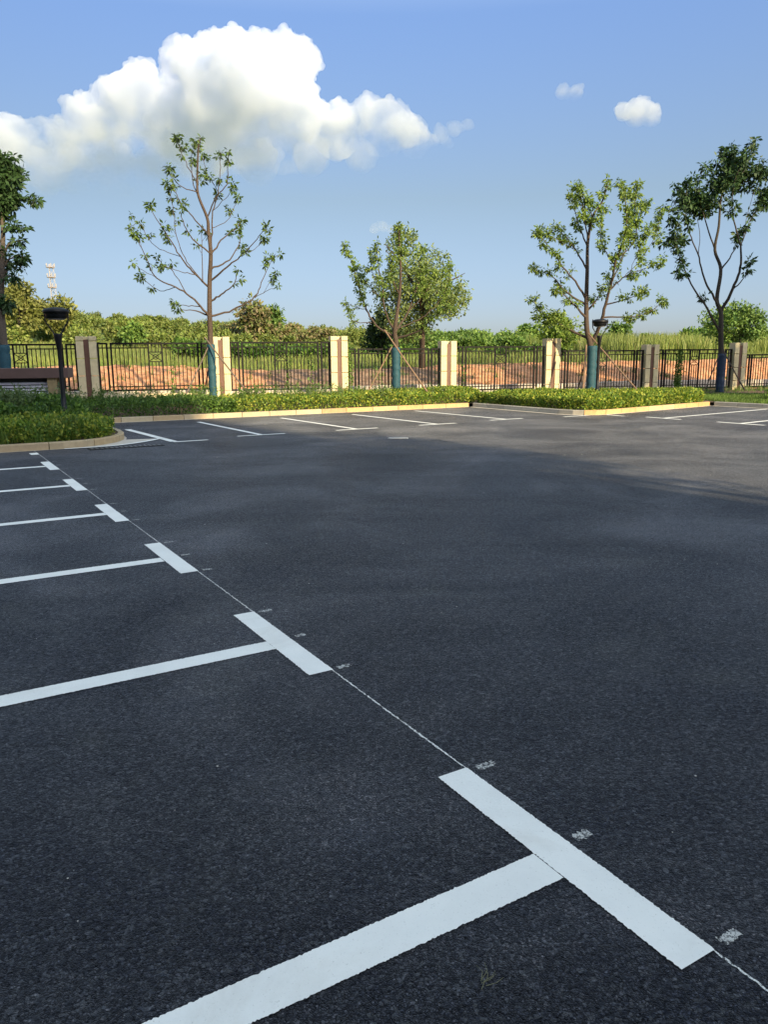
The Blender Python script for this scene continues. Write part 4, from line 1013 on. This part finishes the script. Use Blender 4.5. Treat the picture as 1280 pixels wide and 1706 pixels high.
def woodland(name, label, rows, leafm, seed, size):
    """rows: (px0, px1, top px at both ends, distance, crown count); each crown a lumpy mass of leaves."""
    global rng
    rng = np.random.default_rng(seed); parts = []
    for (x0, x1, t0, t1, Y, n) in rows:
        for k in range(n):
            s = (k + rng.uniform(-.4, 1.4)) / n; px = x0 + (x1 - x0) * s; yt = t0 + (t1 - t0) * s + rng.uniform(-3, 7)
            Yk = Y * rng.uniform(.93, 1.10); top = at(px, yt, Yk); zg = float(terrain_z(top.x, top.y)) - .3
            H = max(1.5, top.z - zg); w = rng.uniform(.35, .9) * max(2.2, min(H, 6.5)) * .8
            cz = top.z - min(H * .5, w * .9)
            m_ = int(210 * rng.uniform(.8, 1.3)); Q = crown_points((top.x, top.y, cz), (w, w * .8, top.z - cz), m_, .45)
            parts.append(clumps(Q, 6, size * 1.1, size * rng.uniform(.8, 1.25), .1, .6))
            if cz - zg > 1.0:
                Q = np.column_stack([top.x + rng.normal(size=40) * w * .7, top.y + rng.normal(size=40) * w * .4, rng.uniform(zg, cz, 40)]); parts.append(clumps(Q, 5, size, size, .1, .5))
    v, f = merge(parts); o = mesh_obj(name, v, f, leafm); tag(o, label, 'woodland', kind='stuff'); return o
woodland('woodland', 'yellow-green wooded slope rising to the left beyond the fields',
         [(-90, 130, 500, 512, 96, 22), (-60, 360, 515, 540, 105, 40), (110, 620, 519, 548, 135, 52), (-90, 420, 540, 556, 84, 34), (200, 620, 552, 566, 95, 30), (380, 600, 532, 546, 125, 22), (480, 700, 545, 552, 160, 26)], L_WOODS, 71, .30)
woodland('tree_belt', 'distant green tree belt along the right half of the skyline',
         [(620, 900, 545, 552, 120, 34), (880, 1300, 552, 560, 150, 44), (640, 960, 560, 566, 84, 34), (1150, 1320, 545, 550, 90, 14), (700, 860, 547, 549, 105, 14)], L_WOODG, 72, .31)
woodland('scrub', 'brownish scrub at the woods edge right of the tall tree', [(380, 560, 535, 548, 100, 18), (470, 560, 541, 549, 110, 10)], L_BROWNT, 73, .36)
woodland('dark_scrub', 'line of dark shrubs at the foot of the woods behind the fence', [(290, 400, 566, 568, 72, 10), (400, 560, 574, 576, 70, 16), (560, 1000, 577, 578, 72, 20)], L_HEDGEG, 74, .32)

# ------------------------------------------------------------------ distant mast
mp_ = at(89, 500, 310); mt = at(89, 441, 310); mz0 = float(terrain_z(mp_.x, mp_.y))
mast = empty('radio_mast', (mp_.x, mp_.y, mz0)); tag(mast, 'thin white lattice radio mast above the woods at far left', 'mast')
MW = simple('mast_white', (.33, .33, .36), .5); MR = simple('mast_red', (.30, .24, .24), .5)
H = mt.z - mz0; g = MB(); w0 = 1.0
cs = [(math.cos(a) * w0, math.sin(a) * w0) for a in (0.3, 2.39, 4.48)]
for c in cs: g.tube([(c[0] * 1.5, c[1] * 1.5, 0), (c[0], c[1], H)], .13, 5)
zz = np.arange(H * .3, H, 2.1)
for i, z in enumerate(zz[:-1]):
    for a, b in ((0, 1), (1, 2), (2, 0)):
        g.tube([(cs[a][0], cs[a][1], z), (cs[b][0], cs[b][1], zz[i + 1])], .07, 4)
g.build('lattice', MW, mast, local=True)
for z in (H - 8.8, H - 5, H - 1.3):
    pl = MB(); pl.lathe((0, 0, z), [(1.2, 0), (1.5, .1), (1.5, .3), (1.2, .4)], 12); pl.build('platform', MR, mast, local=True)
    for k in range(6):
        an = MB(); a = k * math.pi / 3; an.box((1.6 * math.cos(a), 1.6 * math.sin(a), z + .9), (.28, .28, 1.5))
        an.build('antenna', MW, mast, local=True)

# ------------------------------------------------------------------ apartment block behind the camera (casts the shade over the lot)
_s2 = np.array((math.sin(SUN_AZ), -math.cos(SUN_AZ))); PB = np.array((1.2, 14.0)) + _s2 * 50.0; bl = 75.0; BH = 31.2; bd = 14.0
bc = PB - B * bl / 2 + A * bd / 2
bld = empty('apartment_block', (bc[0], bc[1], 0), math.atan2(B[1], B[0])); tag(bld, 'pale apartment block standing behind the viewer', 'building')
WALLM = simple('render_wall', (.52, .48, .42), .85, nscale=2, namt=.08); GLS = simple('window_glass', (.03, .035, .04), .12)
m_ = MB(); m_.box((0, 0, BH / 2), (bl, bd, BH)); m_.build('wall', WALLM, bld, local=True)
m_ = MB(); m_.box((0, 0, BH + .16), (bl + .5, bd + .5, .3)); m_.build('roof', CONC, bld, local=True)
wf = MB(); wf.box((0, 0, .06), (1.9, .08, .08)); wf.box((0, 0, 1.54), (1.9, .08, .08)); wf.box((-.91, 0, .8), (.08, .08, 1.4)); wf.box((.91, 0, .8), (.08, .08, 1.4)); wf.box((0, 0, .8), (.05, .07, 1.4))
wfo = wf.build('window', simple('window_frame', (.5, .5, .5), .5), bld, local=True); wp = MB(); wp.box((0, -.02, .8), (1.74, .03, 1.4)); wpo = wp.build('pane', GLS, wfo, local=True)
first = True
for fl_ in range(8):
    for k in range(12):
        loc = (-bl / 2 + 2.8 + k * 5.13, bd / 2 + .045, 1.0 + fl_ * 3.0)
        if first: wfo.location = loc; first = False; continue
        o = wfo.copy(); COL.objects.link(o); o.parent = bld; o.location = loc
        q = wpo.copy(); COL.objects.link(q); q.parent = o
# unseen trees added past the right edge to shade the two grey pillars
for j, (x, y, zc) in enumerate([(19.2, 25.6, 7.2), (24.6, 27.0, 7.4), (21.8, 24.0, 8.0)]):
    rng = np.random.default_rng(800 + j); root = empty('unseen_tree', (x, y, .1)); tag(root, 'leafy tree added for shade right of the bays, outside the picture', 'tree', 'added shade trees right of the bays')
    mb = MB(); mb.tube([(x, y, 0), (x + .1, y, 3), (x, y + .1, zc)], [.16, .13, .04], 9)
    for k in range(6):
        a = k * 1.05; mb.tube([(x, y, 3 + k * .4), (x + math.cos(a) * 1.6, y + math.sin(a) * 1.6, 5 + k * .5)], [.05, .015], 5)
    mb.build('trunk', BARKD, root, smooth=True)
    Q = crown_points((x, y, zc), (3.0, 3.0, 3.6), 1100, .1); v, f = clumps(Q, 7, .2, .26, .2, .5); mesh_obj('crown', v, f, L_DARK, root)

_s2p = np.array((-_s2[1], _s2[0]))
for j, (t_, off_, zc) in enumerate([(15.0, .2, 6.2), (24.0, -.2, 10.2)]):
    x, y = np.array((1.2, 14.0)) + _s2 * t_ + _s2p * off_
    rng = np.random.default_rng(900 + j); root = empty('unseen_tree', (x, y, 0)); tag(root, 'unseen open crowned tree at the right behind the viewer', 'tree', 'unseen trees beside the viewer')
    mb = MB(); mb.tube([(x, y, 0), (x + .1, y, zc * .5), (x, y + .1, zc)], [.14, .11, .03], 9)
    for k in range(6):
        a = k * 1.05; mb.tube([(x, y, zc * .5 + k * .3), (x + math.cos(a) * 1.3, y + math.sin(a) * 1.3, zc * .75 + k * .4)], [.04, .012], 5)
    mb.build('trunk', BARKD, root, smooth=True)
    Q = crown_points((x, y, zc), (2.0, 2.0, 2.4), 420, .1); v, f = clumps(Q, 6, .16, .17, .2, .5); mesh_obj('crown', v, f, L_DARK, root)

# ------------------------------------------------------------------ clouds: closed hulls holding real cloud volume
def cloud_mat(name, dens, zlo, zhi, nsc, aniso=.25):
    """white vapour, wispy towards the flat base (object z between zlo and zhi)."""
    m = bpy.data.materials.new(name); m.use_nodes = True; t = m.node_tree; t.nodes.clear()
    o = t.nodes.new('ShaderNodeOutputMaterial'); v = t.nodes.new('ShaderNodeVolumePrincipled')
    v.inputs['Color'].default_value = (.900, .932, 1.0, 1); v.inputs['Anisotropy'].default_value = aniso
    oc = coords(t); sx = t.nodes.new('ShaderNodeSeparateXYZ'); t.links.new(oc, sx.inputs[0])
    mr = N(t, 'ShaderNodeMapRange', inp={'From Min': zlo, 'From Max': zhi, 'To Min': .015, 'To Max': 1.0}); mr.interpolation_type = 'SMOOTHSTEP'
    nn = noise(t, oc, nsc * .5, 2, .5)
    ad = N(t, 'ShaderNodeMath', operation='MULTIPLY_ADD'); ad.inputs[1].default_value = (zhi - zlo) * 1.2; t.links.new(nn, ad.inputs[0])
    sb = N(t, 'ShaderNodeMath', operation='SUBTRACT'); sb.inputs[1].default_value = (zhi - zlo) * .6; t.links.new(sx.outputs[2], sb.inputs[0]); t.links.new(sb.outputs[0], ad.inputs[2])
    t.links.new(ad.outputs[0], mr.inputs[0])
    n2 = N(t, 'ShaderNodeMapRange', inp={'From Min': .40, 'From Max': .58, 'To Min': 0.02, 'To Max': 1.0}); t.links.new(noise(t, oc, nsc, 6, .62), n2.inputs[0])
    k8 = N(t, 'ShaderNodeMath', operation='MULTIPLY'); k8.inputs[1].default_value = .75; t.links.new(mr.outputs[0], k8.inputs[0])
    mxx = N(t, 'ShaderNodeMath', operation='MAXIMUM'); t.links.new(k8.outputs[0], mxx.inputs[0]); t.links.new(n2.outputs[0], mxx.inputs[1])
    mp2 = N(t, 'ShaderNodeMath', operation='POWER'); mp2.inputs[1].default_value = 2.0; t.links.new(mr.outputs[0], mp2.inputs[0])
    mu = N(t, 'ShaderNodeMath', operation='MULTIPLY'); t.links.new(mp2.outputs[0], mu.inputs[0]); t.links.new(mxx.outputs[0], mu.inputs[1])
    m2 = N(t, 'ShaderNodeMath', operation='MULTIPLY'); m2.inputs[1].default_value = dens; t.links.new(mu.outputs[0], m2.inputs[0])
    t.links.new(m2.outputs[0], v.inputs['Density'])
    t.links.new(v.outputs[0], o.inputs['Volume']); return m
def ico(sub):
    bm = bmesh.new(); bmesh.ops.create_icosphere(bm, subdivisions=sub, radius=1); V = np.array([v.co[:] for v in bm.verts]); Fc = np.array([[v.index for v in f.verts] for f in bm.faces]); bm.free(); return V, Fc
IV, IF = ico(2)
def cloud(name, label, lobes, Y, dens, seed, voxel, puffs, zlo, zhi, nsc):
    """lobes: (px, py, radius px); smaller billows sprout from each lobe."""
    rg = np.random.default_rng(seed); parts = []; m = Y / F
    cen = np.array(at(*lobes[0][:2], Y)); root_loc = cen
    def add(c, r, sq=1.0): parts.append((IV * np.array([r, r, r * sq]) + c, IF))
    for (px, py, rp) in lobes:
        dy = rg.uniform(-.5, .5) * rp * m; c = np.array(at(px, py, Y + dy)); r = rp * m
        add(c, r)
        for _ in range(puffs):
            d = rg.normal(size=3); d[2] = abs(d[2]) * .9 - .25; d[1] -= .3; d /= np.linalg.norm(d); r2 = r * rg.uniform(.22, .45); c2 = c + d * r * rg.uniform(.75, .98)
            add(c2, r2)
            for _ in range(7):
                e = rg.normal(size=3) + d * 1.1; e /= np.linalg.norm(e); r3 = r2 * rg.uniform(.3, .5); c3 = c2 + e * r2 * .88; add(c3, r3)
                if r3 > voxel * 2.5:
                    for _ in range(4):
                        g = rg.normal(size=3) + e; g /= np.linalg.norm(g); add(c3 + g * r3 * .85, r3 * rg.uniform(.3, .5))
    V, Fc = merge(parts)
    o = mesh_obj(name, V - cen, Fc, cloud_mat(name + '_vapour', dens, zlo * m, zhi * m, nsc)); o.location = cen
    rm = o.modifiers.new('remesh', 'REMESH'); rm.mode = 'VOXEL'; rm.voxel_size = voxel; rm.use_smooth_shade = True
    tx = bpy.data.textures.new(name + '_tex', 'CLOUDS'); tx.noise_scale = voxel * 7; tx.noise_depth = 4
    dm = o.modifiers.new('billow', 'DISPLACE'); dm.texture = tx; dm.strength = voxel * 3.5; dm.mid_level = .5; dm.texture_coords = 'LOCAL'
    tag(o, label, 'cloud', kind='stuff' if False else None)
    return o
CY = 3000.0
big = [(400, 192, 92), (328, 120, 46), (458, 130, 56), (385, 125, 36), (436, 88, 26), (488, 190, 48), (345, 92, 22), (500, 120, 22), (300, 210, 62), (225, 175, 52), (235, 150, 30), (150, 235, 48), (95, 248, 38), (58, 252, 38), (15, 240, 46), (-35, 225, 44),
       (560, 225, 40), (640, 215, 44), (625, 195, 24), (690, 235, 28), (330, 255, 50), (230, 250, 40), (470, 245, 42)]
cloud('cloud', 'huge white cumulus cloud towering at upper left', big, CY, .034, 3, 5.0, 20, -120, 75, .009)
cloud('cloud', 'small white puff cloud at upper right, the larger of two', [(1062, 188, 22), (1085, 194, 17), (1040, 186, 14)], CY, .02, 4, 4.0, 10, -34, 6, .016)
cloud('cloud', 'smallest faint white puff cloud at upper right', [(938, 154, 12), (960, 156, 12), (950, 158, 10)], CY, .010, 5, 3.5, 8, -18, 4, .022)
cloud('cloud', 'faint pinkish cloud wisp above the second tree', [(625, 381, 9), (638, 378, 9), (650, 382, 7)], CY, .007, 6, 3.5, 6, -16, -6, .022)

cloud('cloud', 'thin pale veil hanging under the huge cumulus', [(120, 282, 40), (190, 285, 42), (60, 290, 42), (5, 290, 40), (260, 290, 38), (430, 272, 36), (520, 262, 30), (600, 262, 26), (350, 290, 34)], CY + 350, .0075, 9, 9.0, 8, -60, 30, .008)
cloud('cloud', 'faint torn wisp trailing off the right end of the huge cumulus', [(735, 225, 14), (758, 215, 12), (780, 208, 9), (745, 240, 10)], CY, .006, 10, 4.5, 8, -30, 0, .02)
